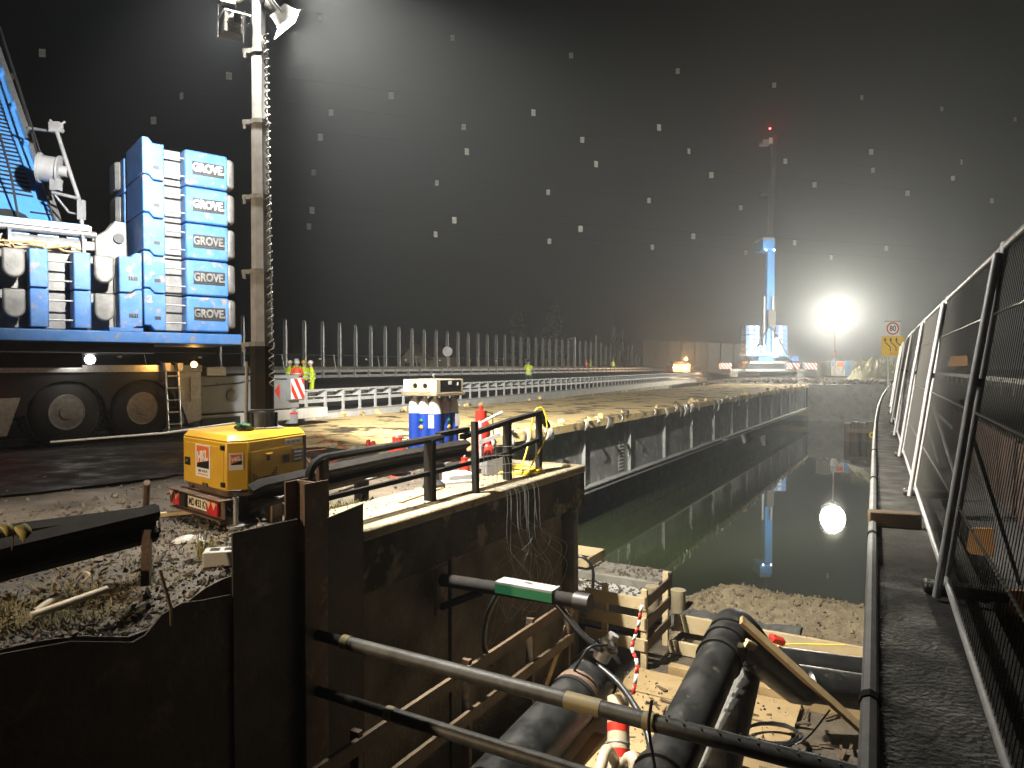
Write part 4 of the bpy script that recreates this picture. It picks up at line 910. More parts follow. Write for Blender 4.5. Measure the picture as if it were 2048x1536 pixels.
# grass
gs = MB()
for i in range(2600):
    cl_ = rnd.random()
    if cl_ < .45: s, m = 2.2 + rnd.gauss(0, .5), 5.15 + abs(rnd.gauss(0, .35))
    elif cl_ < .75: s, m = 3.0 + rnd.gauss(0, .35), 5.75 + rnd.gauss(0, .2)
    elif cl_ < .9: s, m = 6.1 + rnd.gauss(0, .3), 5.98 + rnd.gauss(0, .1)
    else: s, m = rnd.uniform(1, 5), rnd.uniform(5.1, 8)
    if m < 5.02: continue
    z = ground_z(s, m); h = rnd.uniform(.02, .07) + .1 * rnd.random() ** 4; a_ = rnd.random() * 6.28; ln = rnd.uniform(.05, .22)
    p = B(s, m, z); d = Vector((math.cos(a_), math.sin(a_), 0)); sd = Vector((-d.y, d.x, 0)) * .004
    gs.add([p - sd, p + sd, p + d * ln * .4 + Vector((0, 0, h * .7)) + sd * .8, p + d * ln * .4 + Vector((0, 0, h * .7)) - sd * .8, p + d * ln + Vector((0, 0, h * .85))], [(0, 1, 2, 3), (3, 2, 4)])
struct(gs.build('grass', M_['grass'], smooth=False), 'stuff')
tf = thing('grass_tuft', 'pale yellow grass tuft beside the concrete block', 'grass tuft', WG(410, 1115, -1.72)); x = MB()
for i in range(60):
    a_ = rnd.random() * 6.28; p = WG(410, 1118, -1.74) + Vector((rnd.gauss(0, .05), rnd.gauss(0, .04), 0)); d = Vector((math.cos(a_), math.sin(a_), 0)); sd = Vector((-d.y, d.x, 0)) * .004; h = rnd.uniform(.08, .26); l_ = rnd.uniform(.05, .2)
    x.add([p - sd, p + sd, p + d * l_ * .4 + Vector((0, 0, h)) + sd, p + d * l_ * .4 + Vector((0, 0, h)) - sd, p + d * l_ + Vector((0, 0, h * .9))], [(0, 1, 2, 3), (3, 2, 4)])
x.build('blades', M_['leaf'], tf, smooth=False)
# two leaves on a twig at the left edge
tw = thing('twig', 'thin twig with two large yellowing leaves at the left edge', 'plant', W(26, 1100, 3.9))
MB().tube([W(24, 1100, 3.9), W(28, 1060, 3.9), W(40, 1050, 3.88)], .004, 5).build('stem', M_['bark'], tw)
for (x_, y_), sz, tl in (((12, 1060), 22, .3), ((45, 1066), 30, -.2)):
    c = W(x_, y_, 3.88); k = sz * 3.88 / FPX; x = MB(); pts = [c + Vector((k * .5 * math.cos(a_) * (1 + .18 * math.cos(3 * a_)), .02 * math.sin(2 * a_), k * .62 * math.sin(a_) * (1 + .1 * math.cos(5 * a_)))) for a_ in [i * 2 * math.pi / 18 for i in range(18)]]
    x.add([c + Vector((0, -.01, 0))] + pts, [(0, i + 1, (i + 1) % 18 + 1) for i in range(18)]); o = x.build('leaf', M_['leaf'], tw); sx = o.modifiers.new('t', 'SOLIDIFY'); sx.thickness = .002

# gas cylinder bundle
GB = WG(868, 927, -1.68); ga = R(-34)
gbn = thing('gas_bottle_bundle', 'steel rack of blue gas bottles with white shoulders on the abutment', 'gas bottles', GB, ga)
e0, e1 = -.36, .36
for sx in (-1, 0, 1):
    for sy in (-1, 0, 1):
        T = Matrix.Translation((sx * .225, sy * .225, 0))
        b_ = MB(T).lathe([(.105, .06), (.11, .08), (.11, .98)], 18).build('bottle', M_['bottleblue'], gbn, local=True)
        MB(T).lathe([(.111, .98), (.111, 1.1), (.10, 1.18), (.07, 1.24), (.035, 1.26), (.03, 1.3)], 18).build('bottle_shoulder', M_['white'], b_, local=True)
        if sx == 0 and sy == -1 or sx == -1 and sy == 0: pass
fr = MB()
fr.box(e0, e1, e0, e1, 0, .05); fr.build('rack_base', M_['cranegrey'], gbn, local=True)
MB().box(e0 - .03, e1 + .03, e0 - .03, e1 + .03, 1.31, 1.37).build('rack_tray', M_['capconc'], gbn, local=True, bevel=.008)
hdx = MB().box(e0, e1, e0, e1, 1.37, 1.62).build('rack_head', M_['cream'], gbn, local=True, bevel=.01)
for (x_, y_) in ((e0, e1),): MB().box(x_ - .02, x_ + .02, y_ - .02, y_ + .02, .05, 1.31).build('rack_post', M_['cranegrey'], gbn, local=True)
MB().box(e1 + .001, e1 + .006, -.26, .28, 1.39, 1.6).build('valve_opening', M_['black'], hdx, local=True)
MB().box(e1 + .006, e1 + .012, -.05, .03, 1.52, 1.59).box(e1 + .006, e1 + .012, .18, .22, 1.5, 1.56).build('valve_label', M_['white'], hdx, local=True)
for y_ in (e0 - .004,):
    for x_ in (-.1, .12): MB().lathe([(.045, 0), (.045, .006), (0, .006)], 14, Matrix.Translation((x_, y_ + .002, 1.5)) @ Matrix.Rotation(R(90), 4, 'X')).build('lifting_hole', M_['black'], hdx, local=True)
    for q_ in (e0, e1 - .12): MB().box(q_, q_ + .12, y_ - .002, y_ + .003, 1.38, 1.61).build('reflective_patch', M_['whiteclean'], hdx, local=True)
MB().tube([(.02, 0, 1.62), (.02, -.05, 1.68), (.02, 0, 1.73), (.02, .05, 1.68), (.02, 0, 1.62)], .012, 6).build('lifting_eye', M_['galv'], hdx, local=True)
for (x_, y_, nx, ny) in ((0, -.225, 0, -1), (.225, 0, 1, 0)):
    px_, py_ = x_ + nx * .113, y_ + ny * .113
    def pl_(z, r, mt, nm_, kx=1):
        t = (-ny, nx); P = [(px_ + t[0] * a_ + nx * .002, py_ + t[1] * a_ + ny * .002, z + b_) for a_, b_ in ((-r, 0), (0, -r), (r, 0), (0, r))]
        o = MB().add(P, [(0, 1, 2, 3)]).build(nm_, mt, gbn, local=True); so = o.modifiers.new('t', 'SOLIDIFY'); so.thickness = .004
    pl_(.84, .05, M_['green'], 'green_diamond'); pl_(.72, .055, M_['yellow'], 'yellow_diamond')
for (x_, y_, nx, ny) in ((.225, -.225, 0, -1), (.225, .225, 1, 0)):
    MB().box(x_ + nx * .112 - abs(ny) * .06, x_ + nx * .112 + abs(ny) * .06 + abs(nx) * .003, y_ + ny * .112 - abs(nx) * .06 - abs(ny) * .003, y_ + ny * .112 + abs(nx) * .06, .72, .96).build('paper_label', M_['whiteclean'], gbn, local=True)
for o in gbn.children: o.scale = (1, 1, .9)
# red bottles / extinguishers
def red_bottle(loc, r, h, label, cart=False):
    t = thing('red_gas_bottle', label, 'gas bottle', loc)
    MB().lathe([(r * .8, 0), (r * .8, .03), (r, .05), (r, h * .68), (r * .85, h * .8), (r * .4, h * .87), (r * .35, h * .9)], 20).build('bottle', M_['red'], t, local=True)
    MB().lathe([(r * .62, h * .8), (r * .62, h), (r * .5, h)], 16).build('valve_collar', M_['red'], t, local=True); MB().lathe([(r * .2, h * .88), (r * .2, h * 1.08), (0, h * 1.1)], 10).build('valve', M_['red'] if cart else M_['galv'], t, local=True)
    MB().tube([(r * .2, 0, h), (r * 1.2, .02, h * .95), (r * 1.4, 0, h * .5)], .012, 6).build('hose', M_['hose'], t, local=True)
    return t
red_bottle(WG(795, 945, -1.66), .13, .55, 'squat red gas bottle standing left of the blue bottles')
red_bottle(WG(962, 940, -1.66), .15, .95, 'tall red gas bottle standing right of the blue bottle rack', True)
red_bottle(WG(975, 948, -1.66), .1, .55, 'smaller dark red bottle behind the railing beside yellow cable')
red_bottle(WG(929, 958, -1.66), .08, .32, 'little red bottle lying low behind the crash barrier by white tub')
# barrow frame and white tub
ct = thing('hand_trolley', 'grey steel bottle trolley with a bent handle behind the railing', 'trolley', WG(985, 945, -1.66))
MB().tube([WG(962, 948, -1.66) + Vector((0, -.1, .1)), WG(962, 948, -1.66) + Vector((0, -.1, .8)), WG(1005, 945, -1.66) + Vector((0, -.15, .95))], .025, 8).build('handle', M_['galv'], ct)
MB().beam(WG(958, 950, -1.66) + Vector((0, -.1, .5)), WG(1000, 950, -1.66) + Vector((0, -.1, .62)), .06, .06).build('crossbar', M_['galvdull'], ct); MB().obox(WG(985, 950, -1.66) + Vector((0, 0, .15)), (.3, .2, .25), (0, 0, .5)).build('tool_box', M_['galvdull'], ct)
tb = MB(); tb.obox(WG(912, 955, -1.6), (.42, .3, .16), (0, 0, .55)); tag(tb.build('white_tub', M_['white'], bevel=.03), 'white plastic tub behind the black crash barrier', 'tub')
pw = MB().obox(WG(905, 965, -1.64), (.55, .22, .05), (0, 0, .5)); tag(pw.build('white_board', M_['white']), 'white board lying behind the railing post', 'board')
sh_ = MB().lathe([(.16, 0), (.15, .05), (.1, .09), (0, .1)], 18, Matrix.Translation(WG(868, 975, -1.65))); tag(sh_.build('rubber_base', M_['dark']), 'dark round rubber base on the capped walkway', 'base')
tag(MB().beam(WG(800, 1005, -1.64), WG(885, 975, -1.64), .05, .02).build('thin_lath', M_['wood']), 'thin timber lath lying on the capped walkway', 'lath')
stones('cap_litter', M_['stone'], 420, lambda r: (r.uniform(5.5, 10.8), 4.92 + .95 * r.random() ** .7), lambda s, m: -1.65, .004, .022, 31)
stones('floor_litter', M_['stonedk'], 500, lambda r: (r.uniform(7.6, 11), r.uniform(1.6, 4.2)), lambda s, m: -4.965, .006, .03, 32)
# cables
def coil(name, label, c, r, n, mat_, rr, cat, squash=1.0, flat=.03):
    x = MB(); pts = []
    for i in range(n * 14):
        a_ = i * 2 * math.pi / 14; k_ = r * (1 + .22 * nz(i * .13, n)); pts.append(Vector(c) + Vector((k_ * math.cos(a_) + .05 * nz(i * .07, 3), squash * k_ * math.sin(a_) + .05 * nz(i * .07, 9), rr + flat * abs(nz(i * .21, 5)) * 2)))
    x.tube(pts, rr, 6); return tag(x.build(name, mat_), label, cat)
yc = mat('yellow_cable', (.75, .55, .03), rough=.4); rc = mat('red_hose', (.6, .06, .03), rough=.4); oc = mat('orange_hose', (.75, .25, .08), rough=.45)
coil('yellow_cable_coil', 'tangled yellow cable heaped on the abutment behind the railing', WG(1030, 945, -1.65), .42, 12, yc, .013, 'cable', .6, .05)
tag(MB().tube(catmull([WG(1040, 945, -1.6), B(9.7, 5.3, -1.2), B(9.8, 5.25, -.72), B(9.92, 5.15, -.7), B(9.9, 5.1, -1.1), WG(1055, 945, -1.62)], 6), .013, 6).build('yellow_cable', yc), 'yellow cable looped over the end of the railing', 'cable')
tag(MB().tube(catmull([WG(612, 895, -1.66), WG(660, 880, -1.66), WG(700, 905, -1.66), WG(660, 930, -1.66), WG(740, 945, -1.66), WG(830, 940, -1.66)], 6), .014, 6).build('red_hose', rc), 'red hose snaking over the ground behind the crash barrier', 'hose')
tag(MB().tube(catmull([WG(600, 880, -1.66), WG(640, 868, -1.66), WG(655, 895, -1.66), WG(610, 905, -1.66), WG(640, 940, -1.66), WG(720, 955, -1.66)], 6), .012, 6).build('orange_hose', oc), 'thin orange hose curling beside the yellow trailer', 'hose')
tag(MB().tube(catmull([WG(690, 945, -1.66), WG(720, 935, -1.66), WG(770, 948, -1.66), WG(800, 960, -1.66)], 6), .012, 6).build('red_hose', rc), 'short red hose on the gravel in front of squat bottle', 'hose')
tag(MB().beam(WG(612, 893, -1.64), WG(672, 888, -1.64), .12, .06).build('timber_sleeper', M_['woodpale']), 'pale timber lying at the end of the old deck', 'timber')
for i, (x_, y_) in enumerate(((737, 893), (747, 896))): tag(MB().lathe([(.05, 0), (.05, .16), (.03, .2), (0, .2)], 10, Matrix.Translation(WG(x_, y_ + 6, -1.66))).build('red_bollard', M_['red']), ('left' if i == 0 else 'right') + ' one of two small red bollards at the deck end', 'bollard')
cb = MB(); 
for i in range(11):
    s = 10.93; m = 9.3 + i * .66; cb.prism([(m, -1.72), (m + .3, -1.72), (m, -1.62)], 'x', s - .06, s + .06)
cb.M = None; cb.v = [BM @ v for v in cb.v]; tag(cb.build('joint_teeth', M_['newconc'], smooth=False), 'row of pale teeth of the old expansion joint', 'expansion joint')
# loose wires hanging down the wall
hw = thing('hanging_wires', 'loose bunch of thin wires hanging down the abutment wall', 'wires', B(8.4, 4.8, -3.6))
for i in range(15):
    s = 7.9 + rnd.uniform(0, 1.0); l_ = rnd.uniform(.5, 1.9); e_ = rnd.uniform(.1, 1.1)
    MB(BM).tube(catmull([(s, 4.86, -1.62), (s + .1, 4.72, -1.7), (s + .2 * e_, 4.68, -1.7 - l_ * .4), (s + .75 * e_ + rnd.uniform(-.3, .3), 4.62, -1.7 - l_ * .7), (s + .6 * e_ + rnd.uniform(-.5, .3), 4.75, -1.7 - l_), (s + rnd.uniform(-.4, .5), 4.8, -1.6 - l_ * rnd.uniform(.6, 1))], 6), .0032, 4).build('wire', M_['wire'], hw)

# ================================================================== PIT
mudy = mat('worn_yellow_band', (.26, .20, .05), (.2, .18, .14), .6, scale=20)
M_['strutgrey'] = mat('dirty_grey_tube', (.075, .075, .072), (.035, .034, .031), .55, .3, scale=7, bump=.1, bscale=30)
def strut(label, s0, z, u0, u1, r=.06, mt='strutgrey', sleeve=True):
    t = thing('bracing_strut', label, 'strut', B(s0, 4.8, z))
    MB(BM).tube([(s0, 4.86, z), (s0, 4.4 - u0, z)], r * .8, 16).build('spindle', M_['railblk'], t); MB(BM).tube([(s0, 4.4 - u0, z), (s0, 4.8 - u1, z)], r, 18).build('tube', M_[mt], t)
    MB(BM).box(s0 - .14, s0 + .14, 4.85, 4.87, z - .14, z + .14).build('end_plate', M_['rustdk'], t); MB(BM).tube([(s0, 4.4 - u0 - .02, z), (s0, 4.4 - u0 + .06, z)], r * 1.08, 18).build('end_collar', mudy, t)
    return t
s1 = strut('long grey bracing tube with yellow bands crossing the whole pit', 4.7, -2.47, 0, 5.0)
for u_, w_ in ((2.55, .28), (3.15, .1)): MB(BM).tube([(4.7, 4.8 - u_, -2.47), (4.7, 4.8 - u_ - w_, -2.47)], .064, 18).build('yellow_band', mudy, s1)
for i in range(14): 
    for q in (.03, -.03): MB(BM).lathe([(.009, .0), (.009, .004), (0, .004)], 6, Matrix.Translation((4.7 + q, 4.8 - 3.2 - i * .12, -2.47 + .055))).build('tube_hole', M_['black'], s1)
MB(BM).tube(catmull([(4.72, 1.6, -2.33), (4.6, 1.58, -2.47), (4.66, 1.55, -2.8), (4.62, 1.56, -2.95)], 4), .012, 5).build('tie_strap', M_['hose'], s1)
strut('short bracing tube low in the dark left part of the pit', 4.7, -2.99, .5, 4.4, .058)
s3 = thing('bracket_beam', 'dark bracket beam with a green box channel on the abutment wall', 'beam', B(6.73, 4.8, -2.54))
MB(BM).box(6.62, 6.84, 4.83, 4.86, -2.9, -2.35).build('wall_plate', M_['rust'], s3); MB(BM).tube([(6.73, 4.85, -2.5), (6.73, 3.05, -2.46)], .075, 14).build('beam_tube', M_['railblk'], s3)
MB(BM).tube([(6.73, 4.84, -2.82), (6.73, 4.3, -2.56)], .045, 10).build('knee_brace', M_['railblk'], s3); MB(BM).box(6.64, 6.84, 3.35, 4.05, -2.40, -2.375).build('channel_top', M_['galvdull'], s3); MB(BM).box(6.64, 6.655, 3.35, 4.05, -2.50, -2.40).build('channel_side', M_['green'], s3)
MB(BM).lathe([(.095, 2.95), (.095, 3.12)], 16, Matrix.Translation((6.73, 0, -2.46)) @ Matrix.Rotation(R(-90), 4, 'X')).build('end_flange', M_['dark'], s3)
# timber handrail by the wall
th = thing('timber_handrail', 'dark timber handrail of two boards running beside the abutment wall', 'handrail', B(7, 4.35, -5.0))
bb((4.2, 4.35, -3.42), (9.3, 4.35, -3.42), .045, .14).build('board', M_['wooddk'], th); bb((4.2, 4.35, -3.93), (9.3, 4.35, -3.93), .045, .14).build('board', M_['wooddk'], th)
for s in (4.8, 6.6, 8.1, 9.2): bb((s, 4.4, -5.05), (s, 4.4, -3.3), .1, .06, (1, 0, 0)).build('post', M_['wooddk'], th)
bb((8.0, 4.42, -4.9), (9.5, 4.42, -3.5), .04, .12).build('brace', M_['wood'], th)
# pale timber barricade
tbk = thing('timber_barricade', 'pale timber barricade corner at the end of the pit', 'barricade', B(11.3, 4, -5.0))
for z in (-3.93, -4.27, -4.62): bb((11.2, 5.0, z), (11.2, 3.88, z - .02), .03, .2).build('board', M_['woodpale'], tbk)
for z in (-3.9, -4.25, -4.62): bb((11.15, 3.9, z - .02), (12.5, 3.9, z), .03, .18).build('side_board', M_['wooddk'], tbk)
for s, m in ((11.25, 3.95), (12.42, 3.96), (11.24, 4.65)): bb((s, m, -5.3), (s, m, -3.72), .1, .08, (1, 0, 0)).build('post', M_['woodpale'], tbk)
# concrete steps beyond it
for i, (a_, b_, c_, d_, z_, lb) in enumerate(((12.9, 13.7, 4.7, 6.4, -4.5, 'nearer pale concrete block littered with rubble at the waterline'), (13.95, 14.9, 4.6, 6.9, -4.42, 'farther concrete block strewn with chippings at the waterline'))):
    tag(MB(BM).box(a_, b_, c_, d_, -6, z_).build('concrete_step', M_['newconc'] if i == 0 else M_['concrete'], bevel=.03), lb, 'block')
    stones('chippings', M_['stone'], 240, lambda r, A=a_, B_=b_, C=c_, D=d_: (r.uniform(A + .05, B_ - .05), r.uniform(C + .05, D)), lambda s, m, Z=z_: Z, .015, .06, 20 + i)
bxr = thing('timber_crate', 'small pale open timber crate on the concrete block by the wall corner', 'crate', B(14.3, 6.8, -4.42))
for p, q in (((14.0, 6.2, -4.25), (14.9, 6.2, -4.25)), ((14.0, 7.0, -4.25), (14.9, 7.0, -4.25)), ((14.0, 6.2, -4.25), (14.0, 7.0, -4.25)), ((14.9, 6.2, -4.25), (14.9, 7.0, -4.25))): bb(p, q, .05, .2).build('board', M_['woodpale'], bxr)
for m, z in ((4.5, -4.3), (4.05, -4.35)): tag(MB(BM).lathe([(.13, -5.2), (.14, z - .1), (.15, z)], 14, Matrix.Translation((13.3 + (4.5 - m) * .4, m, 0))).build('concrete_stub', M_['capconc']), ('left' if m > 4.3 else 'right') + ' of two pale round concrete stubs behind the barricade', 'stub')
tag(MB(BM).tube(catmull([(12.9, 6.2, -4.5), (13.0, 6.2, -4.05), (13.05, 5.95, -3.85), (13.1, 5.7, -4.05), (13.1, 5.68, -4.5)], 6), .03, 8).build('hose_loop', M_['hose']), 'black hose arching over the concrete block', 'hose')
# boards holding back the gravel and floor timbers
for i, (s, m0, m1, z, h, mt, lb) in enumerate(((12.75, 3.9, -.4, -4.72, .3, 'woodpale', 'long pale board holding back the gravel, upper one'), (12.1, 3.8, -.4, -4.92, .22, 'woodpale', 'long pale board on the pit floor behind the pipes'), (11.2, 3.5, -.6, -4.95, .2, 'wood', 'yellowish floor beam in front of the barricade'), (9.0, 2.2, -.6, -4.85, .16, 'woodpale', 'pale timber beam lying at the lower right of the pit'), (8.4, 2.0, -.6, -4.8, .14, 'wood', 'brown timber beam at the lower right, nearest the walkway'), (7.7, 2.0, -.6, -4.85, .16, 'wooddk', 'dark timber beam at the bottom right of the pit'))):
    tag(MB(BM).beam((s, m0, z), (s - .05 * i, m1, z), .07 if i < 2 else .16, h).build('timber_beam', M_[mt], bevel=.006), lb, 'beam')
k = 0
fp = thing('plywood_floor', 'yellowish plywood sheets laid as the floor of the pit', 'floor boards', B(9.5, 2.5, -5.03))
for i in range(4):
    for j in range(2):
        MB(BM).obox((8.2 + i * .82, 3.4 - j * 1.3, -4.99 + .012 * (i % 2)), (.80, 1.27, .021), (rnd.uniform(-.01, .01), rnd.uniform(-.01, .01), rnd.uniform(-.015, .015))).build('plywood_sheet', M_['wood'], fp)
pallet = thing('timber_stack', 'dark stack of wet boards under the cable coil', 'timber stack', B(8.6, 1.2, -5.0))
for i in range(5): MB(BM).obox((8.9 - (i % 3) * .22, 1.1, -4.95 + (i // 3) * .06), (.2, 1.1, .05), (0, 0, .05 * i)).build('board', M_['wooddk'], pallet)
coil('cable_coil', 'coil of thin black cable on the dark boards', WG(1545, 1470, -4.88), .36, 12, M_['hose'], .012, 'cable', .7, .03)
# ----- pipes
def pipe(name, label, pts, r, mt, cat='pipe', rings=()):
    t = thing(name, label, cat, Vector(pts[0]) - Vector((0, 0, r))); MB().tube(pts, r, 28).build('pipe_body', M_[mt], t)
    for p, q, k_ in rings: MB().tube([p, q], r * k_, 28).build('collar', M_[mt], t)
    return t
a0, a1 = W(1285, 1640, 4.9), W(1462, 1268, 7.35); e1 = W(1592, 1372, 8.15); e2 = W(1780, 1392, 8.3)
L = lambda t: a0.lerp(a1, t)
pA_ = pipe('drain_pipe', 'big black plastic pipe rising to an elbow in the pit', [a0, a1], .2, 'hdpe', rings=[(L(.05), L(.13), 1.09), (L(.15), L(.17), 1.13), (L(.80), L(.82), 1.12), (L(.9), L(.93), 1.12), (L(.97), L(1.0), 1.1)])
MB().tube(catmull([L(.97), a1 + (a1 - a0).normalized() * .12, a1.lerp(e1, .16) + Vector((0, 0, .07)), a1.lerp(e1, .35)], 5), .215, 28).build('elbow', M_['hdpe'], pA_)
MB().tube([a1.lerp(e1, .25), e1, e1 + (e2 - e1) * .12], .2, 28).build('lower_leg', M_['hdpe'], pA_)
MB(frame_matrix(W(1418, 1318, 6.76), Vector((.5, .5, .0)), Vector((-.2, .6, .5)))).box(-.05, .05, -.025, .025, -.0, .006).build('white_label', M_['whiteclean'], pA_)
pipe('drain_pipe', 'black pipe running right along the pit behind the leaning plank', [e1 + Vector((.05, .1, 0)), e2], .205, 'hdpe')
pipe('drain_pipe', 'upper black pipe along the foot of the gravel bank', [W(1560, 1320, 9.3), W(1790, 1350, 9.2)], .17, 'hdpe')
pipe('drain_pipe', 'dull dark pipe lying beneath the big elbow pipe', [W(1420, 1600, 5.9), W(1487, 1345, 8.0)], .19, 'castgrey')
bA, bB_ = W(960, 1610, 5.5), W(1196, 1345, 7.5)
LB = lambda t: bA.lerp(bB_, t)
pBt = pipe('drain_pipe', 'big dark pipe with a clamped end cap in the pit', [bA, bB_], .245, 'hdpe', rings=[(LB(.72), LB(.80), 1.05), (LB(.95), LB(1.04), 1.08)])
MB().tube([LB(.74), LB(.79)], .26, 28).build('brown_band', M_['rust'], pBt)
vt = W(1215, 1292, 7.3); MB().lathe([(.09, -.16), (.09, .05), (.06, .08), (.06, .14), (0, .15)], 14, Matrix.Translation(vt) @ Matrix.Rotation(.5, 4, 'Y')).build('pump_valve', M_['galvdull'], pBt); MB().lathe([(.12, -.02), (.12, .01)], 14, Matrix.Translation(vt) @ Matrix.Rotation(.5, 4, 'Y')).build('valve_flange', M_['rust'], pBt)
MB().beam(LB(.2) + Vector((.3, 0, -.3)), LB(.7) + Vector((.3, 0, -.3)), .12, .03).build('saddle_strip', M_['wood'], pBt)
pipe('cream_pipe', 'cream plastic pipe lying under the big dark pipe', [W(1040, 1620, 6.2), W(1222, 1425, 7.4)], .15, 'cream')
cpv = thing('cream_pipe', 'upright cream pipe with red tape bands and a side branch', 'pipe', W(1238, 1560, 6.3)); c0, c1 = W(1238, 1590, 6.35), W(1236, 1395, 6.9)
MB().tube([c0, c1], .105, 20).build('pipe_body', M_['cream'], cpv)
for t_ in (.35, .62): MB().tube([c0.lerp(c1, t_), c0.lerp(c1, t_ + .09)], .107, 20).build('red_band', M_['red'], cpv)
for t_ in (.2, .5, .8): MB().tube([c0.lerp(c1, t_), c0.lerp(c1, t_ + .02)], .111, 20).build('clamp', M_['galv'], cpv)
MB().tube(catmull([c0.lerp(c1, .25), W(1215, 1500, 6.3), W(1200, 1540, 6.1), W(1190, 1580, 6.0)], 4), .05, 12).build('branch', M_['cream'], cpv); MB().tube(catmull([c0.lerp(c1, .2), W(1265, 1515, 6.2), W(1275, 1570, 6.1)], 4), .06, 12).build('branch', M_['cream'], cpv)
pk = thing('leaning_plank', 'plank leaning diagonally over the black pipes towards the walkway', 'plank', W(1745, 1480, 6.6)); MB().beam(W(1482, 1240, 7.05), W(1760, 1492, 6.9), .12, .04, (0, -.3, 1)).build('board', M_['wood'], pk)
MB().obox(W(1500, 1290, 7.0), (.12, .05, .08), (.2, .5, .3)).build('wedge', M_['woodpale'], pk)
for pts, r_, lb in (([W(1015, 1175, 7.9), W(1060, 1172, 7.7), W(1110, 1205, 7.5), W(1160, 1265, 7.3), W(1200, 1300, 7.2)], .035, 'thick black hose from the bracket beam down to the pump valve'),
                    ([W(1195, 1330, 7.0), W(1240, 1370, 6.7), W(1280, 1430, 6.3), W(1300, 1490, 6.0), W(1302, 1580, 5.6)], .03, 'black hose hanging from the pump valve to the bottom edge'),
                    ([W(1215, 1290, 7.1), W(1180, 1295, 7.0), W(1155, 1330, 7.0), W(1145, 1350, 7.1)], .014, 'thin black cable looping over the pipe end'),
                    ([W(1002, 1175, 8.0), W(975, 1230, 8.1), W(968, 1290, 8.2), W(985, 1330, 8.3)], .03, 'black hose hanging in an arc against the abutment wall'),
                    ([W(1660, 1420, 8.1), W(1620, 1470, 8.0), W(1590, 1490, 8.0)], .01, 'thin cable running from the coil to the pipe'),
                    ([W(1690, 1290, 10.6), W(1560, 1290, 11.0), W(1575, 1320, 10.8), W(1590, 1345, 10.2)], .012, 'yellow cord on the gravel by the red cloth')):
    tag(MB().tube(catmull(pts, 6), r_, 10).build('hose', M_['hose'] if 'yellow' not in lb else yc), lb, 'hose')
tag(MB().obox(W(1555, 1280, 10.7), (.22, .12, .1), (.3, .4, .2)).obox(W(1546, 1276, 10.7), (.12, .1, .08), (.1, .9, .6)).build('red_glove', M_['red'], bevel=.02), 'red work glove on the gravel board', 'glove')
wt = thing('warning_tape', 'red and white warning tape hanging beside the barricade post', 'tape', W(1268, 1400, 8.8))
tp = catmull([W(1284, 1210, 9.6), W(1276, 1255, 9.5), W(1264, 1295, 9.4), W(1275, 1330, 9.2), W(1266, 1390, 9.0)], 3)
for i in range(len(tp) - 1):
    a_, b_ = tp[i], tp[i + 1]; o = MB().add([a_ + Vector((-.025, 0, 0)), a_ + Vector((.025, .01, 0)), b_ + Vector((.025, .01, 0)), b_ + Vector((-.025, 0, 0))], [(0, 1, 2, 3)]).build('tape_band', M_['red'] if i % 2 else M_['whiteclean'], wt); so = o.modifiers.new('t', 'SOLIDIFY'); so.thickness = .002
fl_ = MB(); vs = []
for i in range(26):
    for j in range(8): s = 12.9 + .07 * j + .12 * nz(i * .5, 1); m = 4.3 - i * .10; vs.append(B(s, m, gz_(s, m) + .04 + .07 * abs(nz(i * .7, j * .9, 2)) + (.1 if j == 0 else 0)))
fl_.add(vs, [(i * 8 + j, (i + 1) * 8 + j, (i + 1) * 8 + j + 1, i * 8 + j + 1) for i in range(25) for j in range(7)])
tag(fl_.build('plastic_sheet', M_['film'], smooth=False), 'crumpled wet dark plastic sheet under the gravel edge', 'sheet')
wdm = MB()
for i in range(120):
    s, m = rnd.uniform(12.6, 13.1), rnd.uniform(4.0, 4.8); a_ = rnd.random() * 6.28; p = B(s, m, gz_(s, m)); wdm.beam(p, p + Vector((math.cos(a_) * .1, math.sin(a_) * .1, rnd.uniform(.02, .16))), .006, .003)
struct(wdm.build('weeds', M_['grass'], smooth=False), 'stuff')
dn = MB()
for i in range(160):
    s, m = rnd.uniform(5.5, 11), rnd.uniform(.2, 4.6); p = B(s, m, -5.0); a_ = rnd.random() * 6.28; l_ = rnd.uniform(.1, .5); dn.beam(p, p + Vector((math.cos(a_) * l_, math.sin(a_) * l_, rnd.uniform(0, .06))), rnd.uniform(.02, .07), .02)
struct(dn.build('pit_litter', M_['wooddk'], smooth=False), 'stuff')

